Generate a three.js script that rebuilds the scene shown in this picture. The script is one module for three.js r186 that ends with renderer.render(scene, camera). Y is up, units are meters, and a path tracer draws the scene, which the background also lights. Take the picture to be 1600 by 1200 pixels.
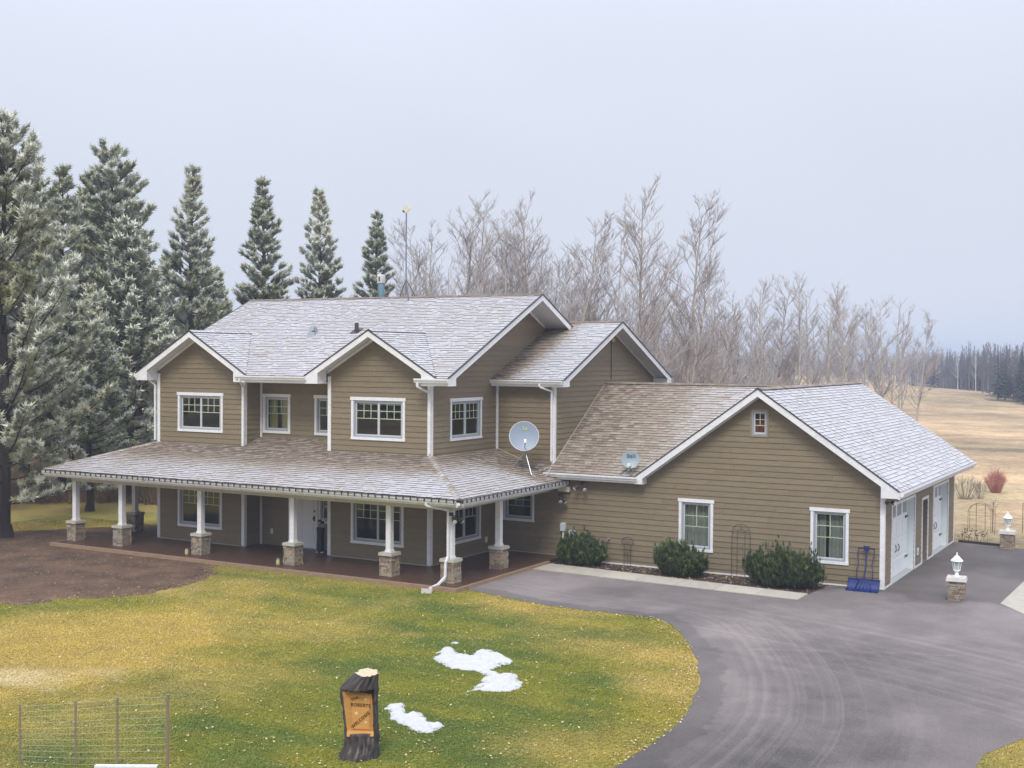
import * as THREE from 'three';
import { mergeGeometries } from 'three/addons/utils/BufferGeometryUtils.js';
import { FontLoader } from 'three/addons/loaders/FontLoader.js';
import { TextGeometry } from 'three/addons/geometries/TextGeometry.js';

// ------------------------------------------------------------------ camera, sky, sun, exposure
const scene = new THREE.Scene();
const camera = new THREE.PerspectiveCamera(34.2475, 4 / 3, 0.1, 3000);
camera.position.set(21.234, 6.576, 32.425);
camera.rotation.order = 'YXZ';
camera.rotation.set(-1.3033 * Math.PI / 180, 29.4937 * Math.PI / 180, 0.3681 * Math.PI / 180);
const renderer = new THREE.WebGLRenderer({ antialias: true });
renderer.toneMapping = THREE.LinearToneMapping;
renderer.toneMappingExposure = 1.55;
renderer.shadowMap.enabled = true;

function mulberry(a) { return function () { a |= 0; a = a + 0x6D2B79F5 | 0; let t = Math.imul(a ^ a >>> 15, 1 | a); t = t + Math.imul(t ^ t >>> 7, 61 | t) ^ t; return ((t ^ t >>> 14) >>> 0) / 4294967296; }; }
let rnd = mulberry(7);
const R = (a, b) => a + (b - a) * rnd();
const pick = a => a[Math.floor(rnd() * a.length) % a.length];
const clamp = (x, a = 0, b = 1) => Math.min(b, Math.max(a, x));
const smooth = (a, b, x) => { const t = clamp((x - a) / (b - a)); return t * t * (3 - 2 * t); };
const mix = (a, b, t) => a + (b - a) * t;
// lattice value noise
function h2(i, j) { let h = Math.imul(i | 0, 374761393) + Math.imul(j | 0, 668265263) | 0; h = Math.imul(h ^ h >>> 13, 1274126177); return ((h ^ h >>> 16) >>> 0) / 4294967296; }
function vn(x, y) { const i = Math.floor(x), j = Math.floor(y), u = x - i, v = y - j, a = u * u * (3 - 2 * u), b = v * v * (3 - 2 * v); return mix(mix(h2(i, j), h2(i + 1, j), a), mix(h2(i, j + 1), h2(i + 1, j + 1), a), b); }
function fbm(x, y, o = 4) { let s = 0, a = .5, n = 0; for (let k = 0; k < o; k++) { s += a * vn(x + k * 17.3, y - k * 9.1); n += a; a *= .5; x *= 2.03; y *= 2.03; } return s / n; }

// overcast sky, slightly brighter towards the zenith as a cloud layer is
{
  const W = 512, H = 256, d = new Float32Array(W * H * 4);
  for (let j = 0; j < H; j++) for (let i = 0; i < W; i++) {
    const el = ((j + .5) / H - .5) * Math.PI, s = Math.max(0, Math.sin(el));
    const th = i / W * Math.PI * 2, cx = Math.cos(th) * 3, cy = Math.sin(th) * 3;
    const n = (fbm(cx + 20, cy + el * 5 + 20, 4) - .5) * .13;
    const g = .70 * (1 + 2.0 * s * s) * (1 + n);
    const lo = smooth(.0, .3, s), k = (j * W + i) * 4;
    d[k] = mix(.65, .64, lo) * g; d[k + 1] = mix(.695, .69, lo) * g; d[k + 2] = mix(.80, .80, lo) * g; d[k + 3] = 1;
  }
  const t = new THREE.DataTexture(d, W, H, THREE.RGBAFormat, THREE.FloatType);
  t.mapping = THREE.EquirectangularReflectionMapping; t.magFilter = t.minFilter = THREE.LinearFilter; t.needsUpdate = true;
  scene.background = t; scene.environment = t;
}
const sun = new THREE.DirectionalLight(new THREE.Color(1, .94, .85), 1.5);
sun.position.set(15, 46, 34); sun.target.position.set(0, 0, -4);
sun.castShadow = true; sun.shadow.radius = 40; sun.shadow.mapSize.set(2048, 2048);
Object.assign(sun.shadow.camera, { left: -45, right: 45, top: 45, bottom: -45, near: 1, far: 160 });
scene.add(sun, sun.target);
scene.fog = new THREE.FogExp2(new THREE.Color(.58, .65, .79), .0010);

// ------------------------------------------------------------------ helpers
const V3 = (x, y, z) => new THREE.Vector3(x, y, z);
const C = (r, g, b) => new THREE.Color().setRGB(r, g, b);
const taken = {};
function numbered(n) { const k = taken[n] = (taken[n] ?? -1) + 1; return k ? n + '_' + String(k).padStart(3, '0') : n; }
function tag(o, label, category, group, kind) { o.userData.label = label; o.userData.category = category; if (group) o.userData.group = group; if (kind) o.userData.kind = kind; return o; }
function thing(name, label, category, pos = [0, 0, 0], turn = 0, group) { const o = new THREE.Group(); o.name = numbered(name); o.position.set(...pos); o.rotation.y = turn; scene.add(o); return tag(o, label, category, group); }
function part(name, geo, mat, parent) { const m = new THREE.Mesh(geo, mat); m.name = name; parent.add(m); return m; }
function grp(name, parent) { const g = new THREE.Group(); g.name = name; parent.add(g); return g; }
function structure(name, geo, mat, label) { const m = new THREE.Mesh(geo, mat); m.name = name; m.userData.kind = 'structure'; if (label) m.userData.label = label; scene.add(m); return m; }

class G {                                   // flat shaded polygon collector, uv in metres by the dominant axis
  constructor(uv = true) { this.p = []; this.n = []; this.u = []; this.c = []; this.uv = uv; this.hasC = false; }
  tri(a, b, c, col) {
    const ax = b.x - a.x, ay = b.y - a.y, az = b.z - a.z, bx = c.x - a.x, by = c.y - a.y, bz = c.z - a.z;
    let nx = ay * bz - az * by, ny = az * bx - ax * bz, nz = ax * by - ay * bx; const l = Math.hypot(nx, ny, nz); if (l < 1e-12) return this; nx /= l; ny /= l; nz /= l;
    for (const v of [a, b, c]) {
      this.p.push(v.x, v.y, v.z); this.n.push(nx, ny, nz);
      const X = Math.abs(nx), Y = Math.abs(ny), Z = Math.abs(nz);
      if (Y >= X && Y >= Z) this.u.push(v.x, v.z); else if (X >= Z) this.u.push(v.z, v.y); else this.u.push(v.x, v.y);
      if (col) { this.c.push(col.r, col.g, col.b); this.hasC = true; }
    }
    return this;
  }
  quad(a, b, c, d, col) { return this.tri(a, b, c, col).tri(a, c, d, col); }
  box(x0, y0, z0, x1, y1, z1, col) {
    const v = (a, b, c) => V3(a ? x1 : x0, b ? y1 : y0, c ? z1 : z0);
    this.quad(v(0, 0, 1), v(1, 0, 1), v(1, 1, 1), v(0, 1, 1), col).quad(v(1, 0, 0), v(0, 0, 0), v(0, 1, 0), v(1, 1, 0), col);
    this.quad(v(1, 0, 1), v(1, 0, 0), v(1, 1, 0), v(1, 1, 1), col).quad(v(0, 0, 0), v(0, 0, 1), v(0, 1, 1), v(0, 1, 0), col);
    return this.quad(v(0, 1, 1), v(1, 1, 1), v(1, 1, 0), v(0, 1, 0), col).quad(v(0, 0, 0), v(1, 0, 0), v(1, 0, 1), v(0, 0, 1), col);
  }
  cbox(x, y, z, w, h, d, col) { return this.box(x - w / 2, y - h / 2, z - d / 2, x + w / 2, y + h / 2, z + d / 2, col); }
  hex(b, t, col) {                          // b: four corners of the bottom (ccw from above), t: of the top
    this.quad(t[0], t[1], t[2], t[3], col).quad(b[3], b[2], b[1], b[0], col);
    for (let i = 0; i < 4; i++) { const j = (i + 1) % 4; this.quad(b[i], b[j], t[j], t[i], col); } return this;
  }
  frame(O, S, U, N, s0, u0, n0, s1, u1, n1, col) {  // box in a wall's frame (S along, U up, N out)
    const v = (s, u, n) => O.clone().addScaledVector(S, s).addScaledVector(U, u).addScaledVector(N, n);
    return this.hex([v(s0, u0, n1), v(s1, u0, n1), v(s1, u0, n0), v(s0, u0, n0)], [v(s0, u1, n1), v(s1, u1, n1), v(s1, u1, n0), v(s0, u1, n0)], col);
  }
  bar(a, b, r, sides = 4, r2 = r, col) {    // prism between two points
    const d = b.clone().sub(a).normalize(), h = Math.abs(d.y) > .9 ? V3(1, 0, 0) : V3(0, 1, 0), x = h.clone().cross(d).normalize(), y = d.clone().cross(x);
    const A = [], B = []; for (let i = 0; i < sides; i++) { const t = (i + .5) / sides * Math.PI * 2, c = Math.cos(t), s = Math.sin(t); A.push(a.clone().addScaledVector(x, c * r).addScaledVector(y, s * r)); B.push(b.clone().addScaledVector(x, c * r2).addScaledVector(y, s * r2)); }
    for (let i = 0; i < sides; i++) { const j = (i + 1) % sides; this.quad(A[i], A[j], B[j], B[i], col); }
    for (let i = 1; i < sides - 1; i++) this.tri(A[0], A[i + 1], A[i], col).tri(B[0], B[i], B[i + 1], col);
    return this;
  }
  path(pts, r, sides = 4, col) { for (let i = 0; i < pts.length - 1; i++) this.bar(pts[i], pts[i + 1], r, sides, r, col); return this; }
  edge(p, q, h, t, drop = 0, out) {         // board between two points, hanging h down, thickness t along `out`
    const o = out.clone().multiplyScalar(t), a = p.clone(), b = q.clone(); a.y -= drop; b.y -= drop;
    const a1 = a.clone(), b1 = b.clone(); a1.y -= h; b1.y -= h;
    return this.hex([a1, b1, b1.clone().add(o), a1.clone().add(o)], [a, b, b.clone().add(o), a.clone().add(o)]);
  }
  build() {
    const g = new THREE.BufferGeometry();
    g.setAttribute('position', new THREE.Float32BufferAttribute(this.p, 3)); g.setAttribute('normal', new THREE.Float32BufferAttribute(this.n, 3));
    g.setAttribute('uv', new THREE.Float32BufferAttribute(this.u, 2));
    if (this.hasC) g.setAttribute('color', new THREE.Float32BufferAttribute(this.c, 3));
    return g;
  }
}
function lathe(pts, seg = 20) { return new THREE.LatheGeometry(pts.map(p => new THREE.Vector2(p[0], p[1])), seg); }

// grain textures: tileable, centred on 1
function noiseTex(size, fn, srgb = false) {
  const d = new Uint8Array(size * size * 4);
  for (let j = 0; j < size; j++) for (let i = 0; i < size; i++) { const c = fn(i / size, j / size, i, j), k = (j * size + i) * 4; const a = Array.isArray(c) ? c : [c, c, c]; d[k] = clamp(a[0]) * 255; d[k + 1] = clamp(a[1]) * 255; d[k + 2] = clamp(a[2]) * 255; d[k + 3] = 255; }
  const t = new THREE.DataTexture(d, size, size, THREE.RGBAFormat); t.wrapS = t.wrapT = THREE.RepeatWrapping; t.magFilter = THREE.LinearFilter; t.minFilter = THREE.LinearMipmapLinearFilter; t.generateMipmaps = true; if (srgb) t.colorSpace = THREE.SRGBColorSpace; t.needsUpdate = true; return t;
}
function tileN(u, v, f, seed) { // periodic value noise
  const x = u * f, y = v * f, i = Math.floor(x), j = Math.floor(y), a = x - i, b = y - j, A = a * a * (3 - 2 * a), B = b * b * (3 - 2 * b), w = k => ((k % f) + f) % f;
  const q = (p, r) => h2(w(p) + seed * 131, w(r) + seed * 57); return mix(mix(q(i, j), q(i + 1, j), A), mix(q(i, j + 1), q(i + 1, j + 1), A), B);
}
const speck = noiseTex(512, (u, v) => { const n = .45 * tileN(u, v, 256, 1) + .3 * tileN(u, v, 64, 2) + .25 * tileN(u, v, 12, 3); return .62 + .38 * n * 1.35; });
const speckBump = noiseTex(512, (u, v) => .6 * tileN(u, v, 256, 5) + .4 * tileN(u, v, 60, 6));
const rep = (t, x, y = x) => { const c = t.clone(); c.repeat.set(x, y); c.needsUpdate = true; return c; };
const grain = noiseTex(512, (u, v) => .74 + .26 * (.4 * tileN(u, v, 128, 8) + .35 * tileN(u * 1, v, 24, 9) + .25 * tileN(u, v, 6, 10)) * 1.2);

const M = {};
const std = (col, rough = .8, o = {}) => new THREE.MeshStandardMaterial({ color: col, roughness: rough, ...o });
M.siding = new THREE.MeshStandardMaterial({ color: 0xffffff, vertexColors: true, roughness: .72, map: rep(grain, .5, 2) });
M.sidingTones = [C(.224, .178, .112), C(.214, .170, .107), C(.235, .186, .118), C(.219, .175, .112)];
M.white = std(C(.80, .80, .82), .55, { map: rep(grain, .6) });
M.soffit = std(C(.66, .66, .68), .6);
M.sheath = std(C(.2, .155, .1), .9);
M.inner = std(C(.10, .09, .08), .9);
M.frameGrey = std(C(.30, .32, .36), .5);
M.sash = std(C(.50, .53, .55), .45);
M.muntin = std(C(.62, .66, .48), .5);
M.glass = new THREE.MeshPhysicalMaterial({ color: C(.86, .92, .90), roughness: .02, transmission: 1, thickness: 0, ior: 1.6 });
M.shingle = new THREE.MeshStandardMaterial({ color: 0xffffff, roughness: .92, vertexColors: true, map: rep(speck, .8), bumpMap: rep(speckBump, .8), bumpScale: .004 });
M.deck = std(C(.10, .08, .065), .95, { map: rep(speck, .5) });
M.dripEdge = std(C(.03, .027, .035), .6);
M.stoneCap = std(C(.46, .43, .37), .85, { map: rep(speck, .7), bumpMap: rep(speckBump, .7), bumpScale: .004 });
M.stones = [C(.42, .35, .26), C(.34, .27, .20), C(.48, .41, .31), C(.27, .21, .16), C(.38, .33, .29), C(.50, .38, .25)].map(c => std(c, .9, { map: rep(speck, 1.2), bumpMap: rep(speckBump, 1.2), bumpScale: .012 }));
M.mortar = std(C(.13, .11, .09), .95);
M.metalGrey = std(C(.45, .47, .50), .35, { metalness: .8 });
M.black = std(C(.02, .02, .025), .5);
M.blackIron = std(C(.035, .028, .026), .6);
M.navy = std(C(.008, .022, .13), .35);

// ------------------------------------------------------------------ ground
const GY = -.12;
function terrainY(x, z) { const d = Math.hypot(x - 5, z); return GY - .02 - 1.5 * smooth(60, 170, d) + 4.6 * Math.exp(-((x + 60) * (x + 60) + (z + 190) * (z + 190)) / 3200) * smooth(45, 95, d) + (fbm(x / 40 + 9, z / 40 + 3, 3) - .5) * 1.0 * smooth(50, 140, d); }
{
  const xs = [], zs = []; const ax = [];
  for (let i = -40; i <= 40; i++) ax.push(Math.sign(i) * (Math.pow(Math.abs(i) / 40, 2.2) * 1500));
  const p = [], uv = [], id = [], n = ax.length;
  for (const z of ax) for (const x of ax) { p.push(x, terrainY(x, z), z); uv.push(x, z); }
  for (let j = 0; j < n - 1; j++) for (let i = 0; i < n - 1; i++) { const a = j * n + i; id.push(a, a + n, a + 1, a + 1, a + n, a + n + 1); }
  const g = new THREE.BufferGeometry(); g.setAttribute('position', new THREE.Float32BufferAttribute(p, 3)); g.setAttribute('uv', new THREE.Float32BufferAttribute(uv, 2)); g.setIndex(id); g.computeVertexNormals();
  // dry mown field: straw, with mowing streaks and patches, tile of 120 m
  const t = noiseTex(2048, (u, v) => {
    const a = tileN(u, v, 9, 21) * .5 + tileN(u, v, 31, 22) * .3 + tileN(u, v, 120, 23) * .2, s = tileN(u, v * 1, 600, 24), st = tileN((u + v * .35) % 1, v, 40, 25);
    const k = .55 + .6 * a + .22 * (s - .5) + .12 * (st - .5), gr = smooth(.52, .75, tileN(u, v, 14, 27)) * .35;
    return [.745 * k * (1 - gr * .16), .63 * k * (1 - gr * .05), .485 * k * (1 - gr * .12)];
  }, true); t.repeat.set(1 / 120, 1 / 120); t.anisotropy = 8;
  structure('field', g, new THREE.MeshStandardMaterial({ map: t, roughness: 1 }), 'wide tan field of dry mown grass running back to the wood');
}
// colour of the lawn at a place (linear): green and straw in patches
function lawnCol(x, z) {
  const n1 = fbm(x * .16 + 3, z * .16 + 8, 4), n2 = fbm(x * .45 + 30, z * .45, 4), n3 = fbm(x * 1.7, z * 1.7 + 60, 3);
  const west = smooth(4.0, -6.5, x - .5 * (z - 8)) ;                      // the lawn is dry on the left
  const edge = smooth(2.4, .2, distDrive(x, z)) * .5;                     // browned along the asphalt
  const n4 = fbm(x * .9 + 12, z * 1.3 + 4, 4);
  let dry = clamp(.15 + .6 * smooth(15, 17, x) + (n4 - .5) * .75 - .25 * smooth(2.5, 0, Math.abs(z - 3.6)) * smooth(-6, -2, x) + .62 * west + (n1 - .5) * 1.8 + (n2 - .5) * 1.1 + edge);
  const g = [mix(.155, .225, n3), mix(.178, .235, n3), mix(.022, .036, n2)], y = [mix(.46, .58, n3), mix(.335, .425, n3), mix(.06, .125, n2)];
  const lush = mix(.82, 1.08, smooth(.30, .66, fbm(x * .55 + 90, z * 1.1 + 17, 4)));            // thicker, darker turf in streaks
  g[0] *= lush * lush; g[1] *= lush; 
  const wx = x + .3, wz = z - 15.1, u1 = wx * .80 - wz * .60, u2 = wx * .60 + wz * .80, worn = smooth(1.2, .3, Math.hypot(u1 / 2.0, u2 / 1.1) + (n4 - .5) * 1.6 + (n2 - .5) * .8) * .7;       // worn straw patch at the near left
  return [0, 1, 2].map(k => mix(mix(g[k], y[k], dry * .85), [.66, .55, .33][k], worn));
}
const drive = [[2.46, -1.72], [2.46, 2.13], [5.76, 3.01], [7.87, 2.98], [8.79, 3.02], [9.53, 3.59], [10.4, 4.86], [11.17, 6.27], [11.83, 7.72], [12.3, 9.07], [12.64, 10.33], [12.79, 11.43], [12.85, 12.72], [12.84, 13.73], [12.7, 16.5], [12.2, 22], [12, 34], [19.5, 34], [18.6, 20], [17.9, 12], [17.92, 10.28], [18.38, 8.98], [20, 6.4], [23.5, 3.6], [30, 1.5], [30, -13], [16.6, -14.2], [12.97, -14.98], [12.97, -4.06], [11.45, -4.06], [11.3, -2.2], [11.3, -1.22]];
const driveEdge = drive.slice(1, 17);
function distDrive(x, z) { let m = 1e9; for (let i = 0; i < driveEdge.length - 1; i++) { const [ax, az] = driveEdge[i], [bx, bz] = driveEdge[i + 1], dx = bx - ax, dz = bz - az, t = clamp(((x - ax) * dx + (z - az) * dz) / (dx * dx + dz * dz)); m = Math.min(m, Math.hypot(x - ax - dx * t, z - az - dz * t)); } return m; }
function inPoly(P, x, z) { let c = false; for (let i = 0, j = P.length - 1; i < P.length; j = i++) if ((P[i][1] > z) !== (P[j][1] > z) && x < (P[j][0] - P[i][0]) * (z - P[i][1]) / (P[j][1] - P[i][1]) + P[i][0]) c = !c; return c; }
function sheet(P, y, sub) {                        // flat polygon with uv = (x, z)
  const s = P.map(p => new THREE.Vector2(p[0], -p[1])); const g = new THREE.ShapeGeometry(new THREE.Shape(s)); g.rotateX(-Math.PI / 2); g.translate(0, y, 0);
  const a = g.attributes.position, u = new Float32Array(a.count * 2); for (let i = 0; i < a.count; i++) { u[i * 2] = a.getX(i); u[i * 2 + 1] = a.getZ(i); } g.setAttribute('uv', new THREE.BufferAttribute(u, 2)); return g;
}
function catmull(P, n, closed = true) { const c = new THREE.CatmullRomCurve3(P.map(p => V3(p[0], 0, p[1])), closed, 'centripetal'); return c.getPoints(n).map(p => [p.x, p.z]); }
// lawn sheet, colours computed at 3.5 cm
const LX0 = -42, LZ0 = -26, LS = 66;
const lawnPoly = [[-42, -10], [-30, -8], [-22, -9.5], [-14, -12], [-11, -15], [-10, -5], [12, -4], [24, -2], [24, 40], [-42, 40]];
const soilPoly = catmull([[-19, 2.8], [-12, 9], [-8.4, 10.9], [-7, 10.4], [-6.26, 10.2], [-5.96, 9.1], [-4.9, 8.2], [-4.5, 7.0], [-4.7, 5.3], [-5.05, 4.2], [-5.9, 3.3], [-6.3, 2.4], [-10, 2.2], [-12.6, 1.2], [-13.2, -1.5], [-14.6, -2.6], [-16.35, -.93], [-16.9, 0], [-18, 1.4]], 260).map(([x, z]) => [x + (fbm(x * 2.3, z * 2.3, 4) - .5) * .6, z + (fbm(x * 2.3 + 50, z * 2.3, 4) - .5) * .6]);
{
  const t = noiseTex(2048, (u, v) => {
    const x = LX0 + u * LS, z = LZ0 + v * LS, c = lawnCol(x, z), f = .88 + .24 * h2(Math.floor(u * 2048), Math.floor(v * 2048) + 5);
    return c.map(k => Math.pow(clamp(k * f), 1 / 2.2));
  }, true); t.wrapS = t.wrapT = THREE.ClampToEdgeWrapping; t.repeat.set(1 / LS, 1 / LS); t.offset.set(-LX0 / LS, -LZ0 / LS);
  structure('lawn', sheet(lawnPoly, GY, 0), new THREE.MeshStandardMaterial({ map: t, roughness: 1, bumpMap: rep(speckBump, .6), bumpScale: .02 }), 'patchy green and straw coloured lawn in front of the house');
  const soilT = noiseTex(1024, (u, v) => { const a = .5 * tileN(u, v, 10, 31) + .3 * tileN(u, v, 60, 32) + .5 * (tileN(u, v, 300, 33) - .3), k = .6 + .65 * a; return [.425 * k, .325 * k, .25 * k]; }, true);
  soilT.repeat.set(1 / 6, 1 / 6);
  structure('soil', sheet(soilPoly, GY + .008), new THREE.MeshStandardMaterial({ map: soilT, roughness: 1, bumpMap: rep(speckBump, .45), bumpScale: .05 }), 'bare dark brown soil beside the porch slab');
}
// asphalt, with dusty tyre marks that sweep round the bend
{
  const DX0 = 2, DZ0 = -15, DSX = 28, DSZ = 49;
  const arc = (x, z) => { const d = distDrive(x, z); return d; };
  const N = 1024, dist = new Float32Array(N * N);
  const t = noiseTex(2048, (u, v, i, j) => {
    const x = DX0 + u * DSX, z = DZ0 + v * DSZ; let d = 9;
    if (x < 24 && z > -6) { d = distDrive(x, z); }
    const coarse = fbm(x * .28 + 5, z * .28, 4), fine = h2(i, j + 900), mid = fbm(x * 2.2, z * 2.2 + 40, 3);
    let k = .80 + .74 * (coarse - .5) + .26 * (mid - .5) + .26 * (fine - .5);
    // streaks along the way the cars go: thin light dust lines at fixed distances from the bend
    const along = fbm(x * .22 + 70, z * .22, 3), lines = vn(d * 6.5 + 3, along * 2) * .45 + vn(d * 17, along * 3 + 9) * .35 + vn(d * 41, along * 3 + 2) * .2;
    const band = smooth(.5, 1.2, d) * smooth(5.2, 2.6, d) * smooth(-3, 3, z) ;
    k += band * (smooth(.35, .75, lines) - .35) * .19;
    // sweep from the turn across to the garage
    const s2 = z - 2.2 - .10 * (x - 8) - .022 * (x - 8) * (x - 8); const l2 = vn(s2 * 5.5, x * .12 + 4) * .6 + vn(s2 * 14, x * .1) * .4;
    k += smooth(4.6, 1.5, Math.abs(s2)) * smooth(7.5, 10, x) * (smooth(.35, .8, l2) - .3) * .15;
    const s3 = z - 4.6 + .42 * (x - 12.8); if (x > 12 && x < 16.2) k += smooth(.12, .02, Math.abs(s3 + (fbm(x * 1.5, 3, 2) - .5) * .3)) * .30 * fbm(x * 4, z * 4, 2);
    const dk = smooth(.55, .72, fbm(x * .2 + 40, z * .2 + 12, 3)) * .16 * smooth(2, 8, z);
    k -= dk;
    k *= 1 - .27 * smooth(.62, .48, d + (fbm(x * 2.5, z * 2.5 + 80, 3) - .5) * .5);              // fresher, darker asphalt along the lawn edge
    k *= 1 - .36 * smooth(-.4, .4, (-3.0 - z) * .6 + (fbm(x * .9 + 12, z * .9, 4) - .5) * 3.2) * smooth(11.2, 11.9, x);   // and on the newer apron before the garage doors
    k *= 1 - .22 * smooth(.5, .66, fbm(x * .33 + 90, z * .16 + 31, 4));
    const b = [.242, .206, .197];
    return b.map(c => Math.pow(clamp(c * k), 1 / 2.2));
  }, true); t.wrapS = t.wrapT = THREE.ClampToEdgeWrapping; t.repeat.set(1 / DSX, 1 / DSZ); t.offset.set(-DX0 / DSX, -DZ0 / DSZ);
  const P = [...drive.slice(0, 2), ...catmull(drive.slice(1, 16), 120, false).slice(1), ...drive.slice(16)].map(([x, z], i) => i > 2 && i < 118 ? [x + (fbm(x * 3, z * 3, 2) - .5) * .12, z + (fbm(x * 3 + 9, z * 3, 2) - .5) * .12] : [x, z]);
  structure('driveway', sheet(P, GY + .016), new THREE.MeshStandardMaterial({ map: t, roughness: .9, bumpMap: rep(speckBump, 1.5), bumpScale: .006 }), 'dark purple grey asphalt driveway curving round the lawn');
  const conc = std(C(.46, .42, .35), .9, { map: rep(speck, .5), bumpMap: rep(speckBump, .8), bumpScale: .004 });
  // concrete strip beside the bed, cast in slabs
  const strip = new THREE.Group(); strip.name = 'concrete_walk'; strip.userData.kind = 'structure'; scene.add(strip);
  const concs = [conc, std(C(.43, .395, .33), .9, { map: rep(speck, .5) }), std(C(.49, .45, .375), .9, { map: rep(speck, .5) })];
  for (let k = 0; k < 7; k++) {
    const a = k / 7, b = (k + 1) / 7 - .0016, x0 = mix(2.5, 11.3, a), x1 = mix(2.5, 11.3, b), f0 = mix(-1.76, -1.22, a), f1 = mix(-1.76, -1.22, b), k0 = mix(-2.95, -2.2, a), k1 = mix(-2.95, -2.2, b);
    part('slab', new G().hex([V3(x0, GY - .05, f0), V3(x1, GY - .05, f1), V3(x1, GY - .05, k1), V3(x0, GY - .05, k0)], [V3(x0, GY + .035, f0), V3(x1, GY + .035, f1), V3(x1, GY + .035, k1), V3(x0, GY + .035, k0)]).build(), concs[k % 3], strip);
  }
  structure('concrete_pad', sheet([[16.19, -3.64], [16.3, -7.9], [30, -8], [30, -1], [18.6, -1.6], [16.95, -2.43]], GY + .024), conc, 'pale concrete pad at the edge of the asphalt');
  const mulchT = noiseTex(1024, (u, v) => { const a = tileN(u, v, 180, 41), b = tileN(u, v, 14, 42), k = .5 + .7 * a * (.6 + .7 * b); const w = smooth(.5, .8, tileN(u, v, 90, 43)) * smooth(.35, .6, b); return [.33 * k + w * .26, .29 * k + w * .14, .27 * k + w * .04]; }, true); mulchT.repeat.set(.5, .5);
  structure('planting_bed', sheet([[2.5, -4.1], [2.55, -2.9], [11.3, -2.15], [11.46, -4.1]], GY + .01), new THREE.MeshStandardMaterial({ map: mulchT, roughness: 1, bumpMap: rep(speckBump, .8), bumpScale: .05 }), 'bed of gravel and leaf litter along the garage wall');
}

// ------------------------------------------------------------------ the house
const house = thing('farmhouse', 'two storey tan sided house with wraparound porch, frosty shingle roofs and attached garage', 'house');
const UP = V3(0, 1, 0);
function clipBand(poly, y0, y1) {
  const cut = (P, f) => { const o = []; for (let i = 0; i < P.length; i++) { const a = P[i], b = P[(i + 1) % P.length], fa = f(a), fb = f(b); if (fa >= 0) o.push(a); if ((fa >= 0) !== (fb >= 0)) { const t = fa / (fa - fb); o.push([a[0] + (b[0] - a[0]) * t, a[1] + (b[1] - a[1]) * t]); } } return o; };
  return cut(cut(poly, p => p[1] - y0), p => y1 - p[1]);
}
function clipS(poly, s0, s1) { return clipBand(poly.map(p => [p[1], p[0]]), s0, s1).map(p => [p[1], p[0]]); }
const ROW = .172;
const allBoards = [];
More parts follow.
